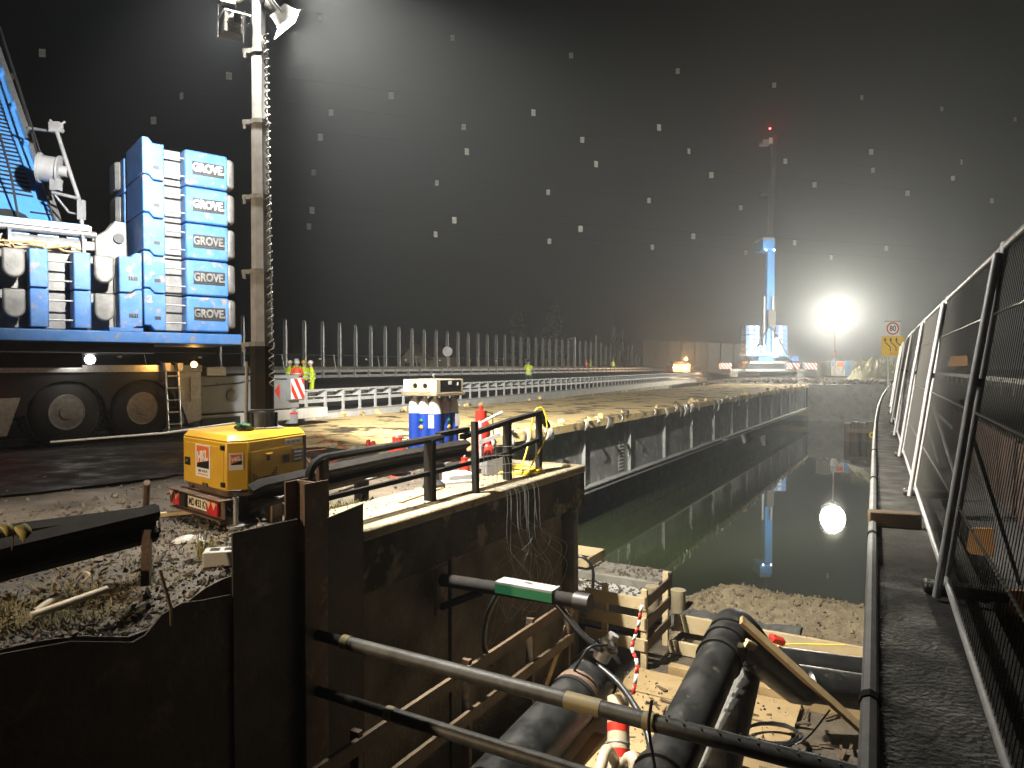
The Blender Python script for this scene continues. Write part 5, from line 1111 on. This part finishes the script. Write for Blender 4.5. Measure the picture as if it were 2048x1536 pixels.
# ================================================================== MESH FENCE ALONG THE WALKWAY
def fence_panel(i, s0, s1, label):
    lean = .27; zb_, zt_ = -1.30, .70
    def F(s, z, o=0.0): return K(s, .40 + o + lean * (z - zb_) / 2.0, z)
    t = thing('fence_panel', label, 'fence panel', K((s0 + s1) / 2, .42, -1.4), 0, 'mesh fence panels along the walkway')
    x = MB()
    for s in (s0 + .03, s1 - .03): x.tube([F(s, zb_ - .08), F(s, zt_ + .03)], .021, 10)
    x.tube([F(s0 + .03, zt_), F(s1 - .03, zt_)], .021, 10); x.tube([F(s0 + .03, zb_), F(s1 - .03, zb_)], .021, 10)
    fr_ = x.build('frame', M_['galv'], t)
    n = int((s1 - s0) / (.06 if i < 3 else .3)); x = MB()
    for q in range(1, n):
        s = s0 + (s1 - s0) * q / n; x.tube([F(s, zb_, .0), F(s, zt_, .0)], .0022, 4, cap=False)
    x.build('mesh_wires', M_['meshwire'], t)['kind'] = 'stuff'
    for z in (-.85, -.28, .30):
        if i < 4:
            x = MB(); m = int((s1 - s0) / .03)
            for q in range(m):
                s = s0 + (s1 - s0) * q / m; zz = z + (.0 if z != .30 else 0); x.beam(F(s, zz - .006 * (q % 2), -.006), F(s + .02, zz + .006 * (q % 2), -.006), .008, .008)
            x.build('cross_wire', M_['wire'], t)['kind'] = 'stuff'
        else: MB().tube([F(s0, z, -.006), F(s1, z, -.006)], .005, 5).build('cross_wire', M_['wire'], t)
    bs = MB(); c = F(s1, zb_ - .06, -.02); d = (K(s1 + 1, .4) - K(s1, .4)).normalized(); bs.obox(K(s1, .50, -1.365), (.44, .15, .065), (0, 0, math.atan2(d.y, d.x) + R(90)))
    bs.build('foot_block', M_['stonedk'], t, bevel=.02)
    MB().obox(F(s1, -.1, -.02), (.1, .06, .05), (0, 0, R(60))).build('clamp', M_['black'], t); MB().obox(F(s1, .22, .0), (.05, .03, .16), (0, 0, R(60))).build('hook', M_['galv'], t)
    MB(frame_matrix(F(s1 + .14, .33, -.02), d, (0, 0, 1))).box(-.05, .05, -.09, .09, -.004, .004).build('white_tag', M_['white'], t)
    return F
NAMES = ['nearest', 'second', 'third', 'fourth', 'fifth', 'sixth', 'seventh', 'eighth', 'ninth', 'tenth', 'eleventh', 'twelfth', 'thirteenth', 'fourteenth']
F = None
for i in range(13):
    F = fence_panel(i, 1.35 + i * 3.72, 1.35 + (i + 1) * 3.72, NAMES[i] + ' mesh fence panel from the camera along the walkway')
def FF(s, z, o=0.0): return K(s, .40 + o + .27 * (z + 1.3) / 2.0, z)
for i in range(7):
    s = 1.35 + (i + 1) * 3.72
    tag(MB().tube([FF(s - .18, -1.38, -.05), FF(s - .12, -.2, -.05), FF(s - .05, .66, -.035)], .024, 10).build('brace_tube', M_['galv']), 'steel brace tube clamped at the end of the ' + NAMES[i] + ' fence panel', 'tube', 'brace tubes clamped to the fence')
    tag(MB().tube([K(s + 1.2, .95, -1.6), FF(s + 1.15, -.25, .02)], .022, 8).build('rear_brace', M_['galvdull']), 'rear brace behind the ' + NAMES[i + 1] + ' fence panel', 'tube', 'braces behind the fence')
tag(MB().beam(K(6.95, -.04, -1.33), K(7.0, .36, -1.33), .13, .13).build('timber_step', M_['wooddk'], bevel=.01), 'timber beam laid across the walkway', 'beam')
# patches of light behind the fence built as orange boards, last one a sign
for (x_, y_), (w_, h_), Yd, lb in (((1960, 1082), (38, 58), 5.4, 'upper patch of orange light built as a board behind the fence mesh'), ((2022, 1214), (48, 76), 4.4, 'largest patch of orange light built as a board at the right edge behind the fence'), ((1938, 1178), (34, 40), 4.9, 'small slanted patch of orange light built as a board low behind the fence'), ((2006, 1342), (44, 30), 4.1, 'lowest patch of orange light built as a board behind the bottom fence tube'), ((1915, 722), (28, 22), 26, 'tiny orange board far behind the fence')):
    c = W(x_, y_, Yd); k = Yd / FPX; yw = Vector((.8, -.6, 0)); x = MB(frame_matrix(c, yw, (0, 0, 1))).prism([(-w_ * k * .62, -h_ * k * .5), (w_ * k * .62, -h_ * k * .46), (w_ * k * .58, h_ * k * .5), (-w_ * k * .45, h_ * k * .42)], 'z', -.01, .01)
    tag(x.build('patch_and_sign_board', M_['patch_orange']), lb, 'orange board')
bdk = MB(); tag(MB().beam(K(1.2, 1.35, -1.2), K(16, 1.35, -1.2), .05, .8).build('barrier_board', M_['rustdk']), 'dark brown board barrier behind the near fence panels', 'barrier')
# guardrail beyond the road
g2 = thing('road_guardrail', 'bright galvanised guardrail beyond the road seen through the fence', 'guardrail', Vector((29, 40, -1.62)))
ga_, gb_ = Vector((22, 28, -.82)), Vector((62, 108, -.82)); MB().wbeam([ga_, gb_], .31, .08, -1).build('rail_beam', M_['galv'], g2)
for i in range(24): p = ga_.lerp(gb_, i / 23); MB().box(p.x - .05, p.x + .05, p.y + .05, p.y + .12, -1.62, -.7).build('post', M_['galvdull'], g2)

# ================================================================== SIGNS
SY = 40.0; kx = SY / FPX
sg = thing('road_sign', 'square speed limit sign reading 80 above a yellow lane sign', 'sign', W(1785, 780, SY))
def plate(x0, x1, y0, y1, d, mt, nm_, par, th=.02, bev=0):
    a_, b_ = W(x0, y1, SY), W(x1, y0, SY); return MB().box(a_.x, b_.x, SY + d, SY + d + th, a_.z, b_.z).build(nm_, mt, par, bevel=bev)
for x_ in (1776, 1794): MB().tube([W(x_, 800, SY + .1), W(x_, 645, SY + .1)], .04, 8).build('post', M_['galv'], sg)
p80 = plate(1770, 1801, 643, 671, 0, M_['whiteclean'], 'sign_plate', sg); plate(1769.5, 1801.5, 642, 643, -.02, M_['black'], 'sign_edge', sg, .06)
c = W(1785.5, 657, SY); T = Matrix.Translation(c + Vector((0, -.002, 0))) @ Matrix.Rotation(R(90), 4, 'X')
MB().lathe([(12.6 * kx, 0), (12.6 * kx, .004), (9.8 * kx, .004), (9.8 * kx, 0), (12.6 * kx, 0)], 36, T, cap=False).build('red_ring', M_['red'], p80)
text('sign_number', '80', 15.5 * kx, M_['black'], p80, Matrix.Translation(c + Vector((0, -.008, -.01))) @ Matrix.Rotation(R(90), 4, 'X'), extrude=.002, offset=.006, xs=.86)
ar = plate(1763, 1808, 672.5, 712, 0, mat('yellow_sign_face', (.8, .52, .01), rough=.45), 'yellow_plate', sg)
for i in range(3):
    x_ = 1770 + i * 11.5
    path = [(x_ + 10.5, 702), (x_ + 10.5, 694), (x_, 684), (x_, 680)]
    x = MB()
    for j in range(3): x.beam(W(*path[j], SY - .006), W(*path[j + 1], SY - .006), .05, .006, (0, 1, 0))
    a_ = [W(x_ - 3, 681, SY - .006), W(x_ + 3, 681, SY - .006), W(x_, 674.5, SY - .006)]; x.add(a_ + [p + Vector((0, -.006, 0)) for p in a_], [(0, 1, 2), (5, 4, 3), (0, 3, 4, 1), (1, 4, 5, 2), (2, 5, 3, 0)])
    x.build('lane_arrow', M_['black'], ar)
text('sign_text', '50 m', 7.5 * kx, mat('faded_sign_print', (.42, .27, .02), rough=.5), ar, Matrix.Translation(W(1786, 707.5, SY) + Vector((0, -.006, 0))) @ Matrix.Rotation(R(90), 4, 'X'), extrude=.002)
rsn = thing('round_sign', 'pale round sign back on a pole behind the barrier posts', 'sign', W(895, 740, 52)); q = W(895, 703, 52)
MB().lathe([(.36, 0), (.36, .03), (0, .03)], 28, Matrix.Translation(q) @ Matrix.Rotation(R(90), 4, 'X')).build('sign_disc', M_['galvdull'], rsn); MB().tube([W(895, 745, 52.1), q + Vector((0, .1, .3))], .04, 8).build('pole', M_['galvdull'], rsn)
def lamp_pole(x_, y0, y1, Yd, lb):
    t = thing('street_lamp', lb, 'street lamp', W(x_, y1, Yd)); MB().tube(catmull([W(x_, y1, Yd), W(x_, y0 + 3, Yd), W(x_ - 3, y0, Yd), W(x_ - 8, y0 + .5, Yd)], 4), .06, 6).build('pole', M_['galvdull'], t); MB().obox(W(x_ - 9, y0 + 1, Yd), (.5, .2, .1)).build('lamp_head', M_['castgrey'], t)
lamp_pole(1150, 676, 735, 80, 'small unlit street lamp between the thin posts')

# ================================================================== FAR SIDE
tr_ = thing('service_truck', 'distant service vehicle with amber beacon and bright headlights', 'truck', W(1366, 748, 95)); VY = 95.0
def vx(x0, x1, y0, y1, d0, d1): a_, b_ = W(x0, y1, VY), W(x1, y0, VY); return MB().box(a_.x, b_.x, VY + d0, VY + d1, a_.z, b_.z)
vx(1346, 1381, 728, 744, 0, 4.5).build('body', M_['orange'], tr_, bevel=.1); vx(1350, 1378, 722, 729, .8, 3).build('cab', M_['black'], tr_, bevel=.1)
for a_ in (1349, 1375): vx(a_, a_ + 5, 741, 748, .3, 1.0).build('wheel', M_['tyre'], tr_, bevel=.1)
vx(1367, 1375, 716, 722, 1.0, 1.5).build('beacon_base', M_['black'], tr_)
for (x_, y_), m_, e, col_, rr in (((1349, 735), 'lens_on', 420, (1, .8, .55), .16), ((1371, 735), 'lens_on', 700, (1, .75, .45), .2), ((1372, 718), 'lens_amber', 1500, (1, .42, .06), .24)):
    q = W(x_, y_, VY - .15); MB().lathe([(0, -rr), (rr, 0), (0, rr)], 12, Matrix.Translation(q)).build('headlight' if y_ > 730 else 'beacon', M_[m_], tr_); light('vehicle_lamp', 'POINT', q + Vector((0, -.4, 0)), e, col_, .15, parent=tr_)
nw = thing('noise_wall', 'long pale noise wall stepping away behind the service vehicle', 'wall', W(1390, 728, 130))
for i in range(9):
    a_, b_ = W(1286 + i * 26, 728, 150 - i * 3), W(1286 + (i + 1) * 26, 681 + i * 1.0, 150 - i * 3)
    MB().box(a_.x, b_.x - .05, a_.y, a_.y + .3, a_.z - 2, b_.z).build('wall_panel', M_['newconc'], nw)
cnt = thing('site_toilet', 'grey portable cabin beside the balloon light mast', 'cabin', W(1652, 750, 70))
def cx(o, Yd, x0, x1, y0, y1, d0, d1, mt, nm_, bev=0): a_, b_ = W(x0, y1, Yd), W(x1, y0, Yd); return MB().box(a_.x, b_.x, Yd + d0, Yd + d1, a_.z, b_.z).build(nm_, mt, o, bevel=bev)
cx(cnt, 70, 1643, 1663, 726, 752, 0, 1.1, M_['castgrey'], 'cabin_body', .04); cx(cnt, 70, 1642, 1664, 723, 726, -.05, 1.15, M_['cranegrey'], 'cabin_roof', .03)
for i in range(4): cx(cnt, 70, 1645 + i * 4.5, 1647 + i * 4.5, 728, 750, -.03, 0, M_['cranegrey'], 'rib')
cn2 = thing('site_container', 'white and blue site container right of the balloon light', 'container', W(1690, 752, 72))
cx(cn2, 72, 1672, 1704, 722, 752, 0, 2.2, M_['white'], 'container_body', .03); cx(cn2, 72, 1690, 1704, 723, 751, -.04, 0, M_['bluepl'], 'blue_door'); cx(cn2, 72, 1674, 1688, 724, 733, -.03, 0, M_['orange'], 'orange_strip'); cx(cn2, 72, 1663, 1668, 720, 734, -.4, 0, M_['bluepl'], 'blue_drum')
cx(cn2, 72, 1702, 1718, 723, 727, .5, 2, M_['galvdull'], 'lean_to_roof')
sp_ = MB(); n = 20; vs = []
for i in range(n):
    for j in range(n):
        u, v = i / (n - 1) - .5, j / (n - 1) - .5; h = max(0, 1 - (u * u + v * v) * 4.2); vs.append(W(1748, 750, 66) + Vector((u * 4.6, v * 5, h * 1.6 * (1 + .5 * nz(i * .6, j * .6)) - .35)))
sp_.add(vs, [(i * n + j, (i + 1) * n + j, (i + 1) * n + j + 1, i * n + j + 1) for i in range(n - 1) for j in range(n - 1)])
tag(sp_.build('reed_mound', M_['leaf'], smooth=False), 'pale mound of dry reeds and earth near the end of the walkway', 'mound')
rd_ = MB(); 
for i in range(500):
    p = W(1748, 750, 66) + Vector((rnd.gauss(0, 1.2), rnd.gauss(0, 1), rnd.uniform(-.1, .5))); h = rnd.uniform(.4, 1.3); a_ = rnd.random() * 6.28; rd_.beam(p, p + Vector((math.cos(a_) * .25, math.sin(a_) * .25, h)), .03, .012)
struct(rd_.build('reeds', M_['leaf'], smooth=False), 'stuff')
# things in the water near the far abutment
dp = thing('mooring_piles', 'cluster of dark timber piles standing in the water beside the walkway', 'piles', WG(1720, 893, WATER))
for i in range(4): a_ = WG(1695 + i * 15, 891 + (i % 2) * 3, WATER - .3); MB().tube([a_, a_ + Vector((0, 0, 1.55 + .15 * (i % 2)))], .24, 12).build('pile', M_['wooddk'], dp)
MB().beam(WG(1692, 888, WATER) + Vector((0, -.3, .9)), WG(1750, 890, WATER) + Vector((0, -.3, .9)), .1, .25).build('waler', M_['wooddk'], dp)
q = W(1744, 870, 40); rg = thing('lifebuoy', 'small yellow ring hanging at the walkway edge above the water', 'ring', q - Vector((0, 0, .2)))
MB().tube([q + Vector((.13 * math.cos(a_ * .4488), 0, .13 * math.sin(a_ * .4488))) for a_ in range(15)], .05, 8).build('ring', yc, rg); MB().beam(q + Vector((.15, 0, 0)), q + Vector((.5, 0, .03)), .05, .05).build('holder', yc, rg)
for a_, b_, lb in (((1588, 836), (1762, 838), 'straight pale floating pipe along the far abutment'), ((1690, 836), (1768, 824), 'slanting pale floating pipe, upper one'), ((1720, 838), (1768, 829), 'slanting pale floating pipe, lower one')):
    tag(MB().tube([WG(*a_, WATER) + Vector((0, 0, .06)), WG(*b_, WATER + (0 if 'straight' in lb else .35)) + Vector((0, 0, .06))], .11, 8).build('floating_pipe', M_['newconc']), lb, 'pipe')
brd = thing('reed_debris', 'tangle of branches on the far bank below the walkway', 'branches', B(72, 1, WATER))
for i in range(40):
    p = B(70.6 + rnd.random() * 2.5, rnd.uniform(-1, 3.5), WATER + rnd.uniform(.1, 2.2)); a_ = rnd.random() * 6.28; MB().tube([p, p + Vector((math.cos(a_) * 1.2, math.sin(a_) * .6, rnd.uniform(-.3, .8)))], .03, 5).build('branch', M_['bark'], brd)
# litter along the far shore and yard
yd = MB()
for i in range(220): 
    p = B(rnd.uniform(73, 86), rnd.uniform(-2, 18), GZ + .1); q_ = rnd.uniform(.08, .4); yd.obox(p + Vector((0, 0, q_ * .2)), (q_ * 1.6, q_, q_ * .6), (rnd.random(), rnd.random(), rnd.random() * 3))
struct(yd.build('yard_rubble', M_['stone'], smooth=False), 'stuff')

# ---- house, church, trees behind the barrier
def gable(name, lb, x0, x1, ye, yr, Yd, cat):
    t = thing(name, lb, cat, W((x0 + x1) / 2, 750, Yd)); a_, b_, r_ = W(x0, ye, Yd), W(x1, ye, Yd), W((x0 + x1) / 2, yr, Yd); z0 = -2.4; L_ = 12
    MB().prism([(a_.x, z0), (b_.x, z0), (b_.x, a_.z), (r_.x, r_.z), (a_.x, a_.z)], 'y', Yd, Yd + L_).build('wall', M_['brick'], t)
    for s_, p in ((-1, a_), (1, b_)):
        e = Vector((s_ * .5, 0, -.42)); MB().add([r_ + Vector((0, -.5, .1)), p + e + Vector((0, -.5, .1)), p + e + Vector((0, L_ + .5, .1)), r_ + Vector((0, L_ + .5, .1)), r_ + Vector((0, -.5, .28)), p + e + Vector((0, -.5, .28)), p + e + Vector((0, L_ + .5, .28)), r_ + Vector((0, L_ + .5, .28))], [(0, 1, 2, 3), (7, 6, 5, 4), (0, 4, 5, 1), (1, 5, 6, 2), (2, 6, 7, 3), (3, 7, 4, 0)]).build('roof', M_['tile'], t)
    for f in (.3, .65):
        wx = a_.x + (b_.x - a_.x) * f; MB().box(wx - .5, wx + .5, Yd - .04, Yd - .005, a_.z - 1.9, a_.z - .7).build('window', M_['dark'], t)
    return t
gable('house', 'gabled house with pale wall behind the barrier posts', 803, 850, 716, 688, 105, 'house')
hr = thing('house', 'long low tiled house right of the gabled house', 'house', W(880, 740, 112)); a_, b_ = W(846, 714, 112), W(905, 690, 112); MB().box(a_.x, b_.x, 112, 120, -2.4, a_.z).build('wall', M_['brick'], hr); MB().prism([(112 - .5, a_.z), (116, b_.z), (120.5, a_.z)], 'x', a_.x, b_.x).build('roof', M_['tile'], hr)
ch = thing('church', 'faint church spire far behind the motorway', 'church', W(594, 745, 170)); c = W(594, 690, 170); z1 = W(594, 712, 170).z
MB().box(c.x - 1.5, c.x + 1.5, 169, 172, -3, z1).build('tower', M_['brick'], ch); MB().lathe([(2.1, z1), (.9, z1 + 1.6), (0, W(594, 685, 170).z)], 4, Matrix.Translation((c.x, 170.5, 0)) @ Matrix.Rotation(R(45), 4, 'Z')).build('spire', M_['tile'], ch, smooth=False)
a_, b_ = W(575, 722, 168), W(655, 714, 168); MB().box(a_.x, b_.x, 172, 178, -3, a_.z + .8).build('nave', M_['brick'], ch)
def tree(x_, ytop, Yd, wd, lb, conifer=True, bare=False, seed=0):
    r = random.Random(seed); base = W(x_, 745, Yd); base.z = -2.3; top = W(x_, ytop, Yd).z; h = top - base.z; wid = wd * Yd / FPX
    t = thing('pine_tree' if conifer else 'bare_tree', lb, 'tree', base)
    x = MB(); x.tube([base, base + Vector((0, 0, h * .5)), base + Vector((0, 0, h * .97))], .2, 6, radii=[h * .025, h * .016, .02]); lim = []
    for i in range(46 if not bare else 30):
        f = .12 + .85 * i / 46 if not bare else .25 + .7 * r.random(); a_ = r.random() * 6.28
        ln = wid * .5 * ((1 - f) ** .7 * (1.0 + .45 * r.uniform(-1, 1)) if not bare else (1 - f) * 1.2 + .1); p = base + Vector((0, 0, h * f)); q = p + Vector((math.cos(a_) * ln, math.sin(a_) * ln, ln * (.1 if not bare else 1.4))); x.tube([p, q], .04, 4, radii=[.07, .015]); lim.append((p, q))
    x.build('trunk', M_['bark'], t)
    if not bare:
        f_ = MB()
        for p, q in lim:
            for k_ in range(62):
                c = p.lerp(q, r.random() ** .7) + Vector((r.gauss(0, .35), r.gauss(0, .35), r.gauss(0, .22))); s_ = r.uniform(.14, .34); e = Euler((r.random() * 6, r.random() * 6, r.random() * 6)).to_matrix()
                f_.add([c + e @ Vector((-s_, 0, 0)), c + e @ Vector((0, -s_ * .35, 0)), c + e @ Vector((s_, 0, .04)), c + e @ Vector((0, s_ * .35, 0))], [(0, 1, 2, 3)])
        f_.build('crown', M_['foliage'], t, smooth=False)
tree(1036, 620, 118, 52, 'dark pine behind the motorway posts, left of the pair', seed=1)
tree(1108, 605, 122, 66, 'larger dark pine behind the motorway posts, right of the pair', seed=2)
tree(1228, 632, 125, 40, 'thin bare tree left of the noise wall', False, True, 3); tree(1246, 650, 128, 30, 'smaller thin bare tree beside the noise wall', False, True, 4)

# ================================================================== PEOPLE
def person(loc, face, label, jacket, arms='down', trousers='trouser', helmet='white', h=1.76, lean=0.0, hair=None):
    t = thing('person', label, 'person', loc, face); k = h / 1.76
    V_ = [((0, 0, .98), .15), ((0, .01, 1.18), .145), ((0, .0 - lean * .3, 1.36), .165), ((0, -lean * .5, 1.46), .09), ((0, -.01 - lean * .6, 1.53), .058), ((0, -.02 - lean * .65, 1.62), .092), ((0, -.02 - lean * .65, 1.70), .085)]
    E_ = [(0, 1), (1, 2), (2, 3), (3, 4), (4, 5), (5, 6)]
    for sx in (-1, 1):
        i0 = len(V_); fwd = .05 * sx
        V_ += [((sx * .1, 0, .9), .105), ((sx * .115, -.02 + fwd * .4, .5), .07), ((sx * .12, .03 + fwd, .1), .052), ((sx * .13, -.06 + fwd, .04), .045), ((sx * .135, -.15 + fwd, .03), .04)]
        E_ += [(0, i0), (i0, i0 + 1), (i0 + 1, i0 + 2), (i0 + 2, i0 + 3), (i0 + 3, i0 + 4)]
        i1 = len(V_); sh_ = (sx * .19, -lean * .4, 1.40)
        if arms == 'down': A_ = [(sh_, .075), ((sx * .25, .02, 1.13), .056), ((sx * .26, -.08, .90), .042), ((sx * .26, -.11, .80), .036)]
        elif arms == 'up': A_ = [(sh_, .075), ((sx * .24, -.14, 1.22), .056), ((sx * .10, -.30, 1.46), .042), ((sx * .05, -.33, 1.55), .036)]
        else: A_ = [(sh_, .075), ((sx * .26, -.05, 1.14), .056), ((sx * .12, -.24, 1.12), .044), ((sx * .03, -.27, 1.14), .036)]
        V_ += A_; E_ += [(2, i1), (i1, i1 + 1), (i1 + 1, i1 + 2), (i1 + 2, i1 + 3)]
    me = bpy.data.meshes.new('b'); me.from_pydata([tuple(Vector(v) * k) for v, _ in V_], E_, []); o = bpy.data.objects.new('b', me); COL.objects.link(o)
    m1 = o.modifiers.new('skin', 'SKIN'); m1.use_smooth_shade = True
    for i, (_, r_) in enumerate(V_): me.skin_vertices[0].data[i].radius = (r_ * k, r_ * k); 
    me.skin_vertices[0].data[0].use_root = True
    m2 = o.modifiers.new('sub', 'SUBSURF'); m2.levels = 2; m2.render_levels = 2
    dg = bpy.context.evaluated_depsgraph_get(); bmsh = bpy.data.meshes.new_from_object(o.evaluated_get(dg)); bpy.data.objects.remove(o)
    for m_ in (M_[trousers], M_[jacket], M_['skin'], M_['black']): bmsh.materials.append(m_)
    for p in bmsh.polygons:
        z = p.center.z / k; hand = abs(p.center.y) > .0 and ((arms == 'down' and z < .86 and abs(p.center.x) > .21 * k) or (arms == 'up' and z > 1.50 and p.center.y < -.27 * k) or (arms == 'front' and p.center.y < -.245 * k and z > 1.0))
        p.material_index = 2 if (z > 1.50 and arms != 'up') or (z > 1.5 and arms == 'up' and p.center.y > -.2 * k) or hand else (3 if z < .09 else (1 if z > .86 else 0)); p.use_smooth = True
    bo = bpy.data.objects.new('body', bmsh); COL.objects.link(bo); bo.parent = t
    hc = Vector((0, -.02 - lean * .65, 1.675)) * k
    MB(Matrix.Translation(hc)).lathe([(.135 * k, 0), (.125 * k, .01), (.118 * k, .05), (.095 * k, .1), (.05 * k, .13), (0, .138 * k)], 16).obox((0, -.12 * k, .005), (.16 * k, .1 * k, .012)).build('helmet', M_[helmet], t, local=True)
    for sx in (-1, 1): MB().obox((sx * .035 * k, hc.y - .088 * k, hc.z - .045), (.02, .012, .012)).build('eye', M_['black'], t, local=True)
    MB().obox((0, hc.y - .1 * k, hc.z - .075), (.022, .03, .035)).build('nose', M_['skin'], t, local=True)
    rs_ = M_['whiteclean']
    for z in (1.0, 1.2): MB().lathe([(.168 * k, z * k - .025), (.168 * k, z * k + .025)], 18, Matrix.Diagonal((1.08, 1.0, 1, 1))).build('reflective_band', rs_, t, local=True)
    return t
def road_z(x_, Yd): return -1.5
crew = [((578, 33.0), 2.6, 'hivis', 'front', 'worker in yellow jacket at the left of the group behind the crane beam'), ((592, 34.5), 3.0, 'hivis', 'down', 'tallest worker standing at the back of the group'), ((594, 31.5), .3, 'hivisred', 'front', 'worker in a red jacket in front of the group'), ((609, 33.4), -2.4, 'hivis', 'front', 'worker in yellow jacket and yellow helmet in the middle of the group'), ((624, 31.0), -1.2, 'hivis', 'down', 'worker in yellow vest at the right of the group')]
for i, ((x_, Yd), fa_, jk, ar_, lb) in enumerate(crew):
    p = W(x_, 740, Yd); p.z = -1.52 + .012 * (Yd - 31); person(p, fa_, lb, jk, ar_, 'trouser' if i != 4 else 'hivis', 'white' if i != 3 else 'yellow', 1.72 + .08 * (i == 1), .06)
p = W(1057, 740, 45); p.z = -1.45; person(p, R(-10), 'lone worker in yellow jacket raising a phone on the motorway', 'hivis', 'up', 'trouser', 'dark', 1.8)
p = W(1172, 735, 92); p.z = -.95; person(p, 1.0, 'far worker in red jacket near the end of the posts', 'hivisred', 'front', 'trouser', 'white', 1.75)
p = W(1180, 735, 93); p.z = -.95; person(p, -1.0, 'far worker in yellow jacket beside the red one', 'hivis', 'front', 'trouser', 'white', 1.75)
p = W(1226, 735, 96); p.z = -.9; person(p, .5, 'farthest worker in yellow jacket by the last posts', 'hivis', 'down', 'trouser', 'white', 1.75)

# ================================================================== POWER LINES AND BIRD MARKERS
lines = [((640, 36), 53, 0, 9), ((458, 152), 44.4, -1, 8), ((363, 192), 49.4, -1, 8), ((307, 241), 44.4, 0, 8), ((627, 345), 57, 0, 6), ((624, 421), 49, 0, 6), ((618, 453), 55.5, 0, 6)]
LD = Vector((.951, .309, 0)); mk = None
LN = ['topmost', 'second from top', 'third from top', 'fourth from top', 'fifth from top', 'sixth from top', 'lowest']
for i, ((x_, y_), Yd, k0, k1) in enumerate(lines):
    o0 = W(x_, y_, Yd)
    def PL(k): q = o0 + LD * 10 * k; q.z += .004 * (k * 10 - 30) ** 2 * .02 - .07 + .32; return q
    ln = MB().tube([PL(k * 2) for k in range(-14, 16)], .006, 5); tag(ln.build('power_line', M_['dark']), LN[i] + ' thin power line crossing the night sky', 'power line', 'power lines overhead')
    for k in range(k0, k1):
        if i == 4 and k > 4 and k % 2: continue
        q = PL(k); t = thing('bird_marker', nth(k - k0) + ' bird marker plate from the left on the ' + LN[i] + ' power line', 'marker', q - Vector((0, 0, .55)), R(rnd.uniform(-25, 35)), 'bird markers on the power lines')
        if mk is None:
            x = MB()
            for j in range(5): x.box(-.16 + j * .068, -.112 + j * .068, -.008, .008, 0.0, .46)
            x.box(-.17, .17, -.01, .01, .38, .42); x.box(-.17, .17, -.01, .01, .06, .10)
            mk = x.build('slatted_plate', M_['marker'], t, local=True); ck = MB().box(-.16, -.13, -.02, .02, .46, .57).build('clamp', M_['dark'], t, local=True); ck2 = MB().box(.13, .16, -.02, .02, .46, .57).build('clamp', M_['dark'], t, local=True)
        else:
            for pt in (mk, ck, ck2): c = pt.copy(); COL.objects.link(c); c.parent = t

# ================================================================== WORK LAMP BEHIND THE CAMERA (its light falls on the trailer's rear and the rubble)
wl = thing('tripod_work_light', 'warm work light on a tripod behind the viewer', 'work light', (-11.0, -1.6, GZ))
for a_ in (0, 2.1, 4.2): MB().tube([(-11.0 + .5 * math.cos(a_), -1.6 + .5 * math.sin(a_), GZ), (-11.0, -1.6, GZ + 1.3)], .02, 6).build('leg', M_['yellow'], wl)
MB().tube([(-11.0, -1.6, GZ + 1.2), (-11.0, -1.6, 1.2)], .025, 8).build('pole', M_['galv'], wl); MB().obox((-11.0, -1.6, 1.35), (.4, .16, .3), (0, 0, R(-42))).build('lamp_head', M_['yellow'], wl)
MB(Matrix.Translation((-11.0, -1.6, 1.35)) @ Matrix.Rotation(R(-42), 4, 'Z')).box(-.18, .18, .081, .086, -.13, .13).build('lamp_glass', emit('warm_lens', (1, .62, .25), 12), wl)
light('work_light_beam', 'SPOT', (-10.85, -1.3, 1.35), 4200, (1, .74, .46), .08, (-4.3, 6.9, -1.7), 50, .2, wl)

# ================================================================== HAZE
hz = MB().box(-700, 700, -700, 700, -7.8, 40).build('haze', None, smooth=False); struct(hz, 'stuff')
hm = bpy.data.materials.new('haze_air'); hm.use_nodes = True; nt = hm.node_tree; nt.nodes.clear()
pv = nt.nodes.new('ShaderNodeVolumePrincipled'); pv.inputs['Color'].default_value = (.87, .93, 1.0, 1); pv.inputs['Density'].default_value = HAZE_DENSITY
pv.inputs['Anisotropy'].default_value = HAZE_G
ho = nt.nodes.new('ShaderNodeOutputMaterial'); nt.links.new(pv.outputs[0], ho.inputs['Volume']); hz.data.materials.append(hm)
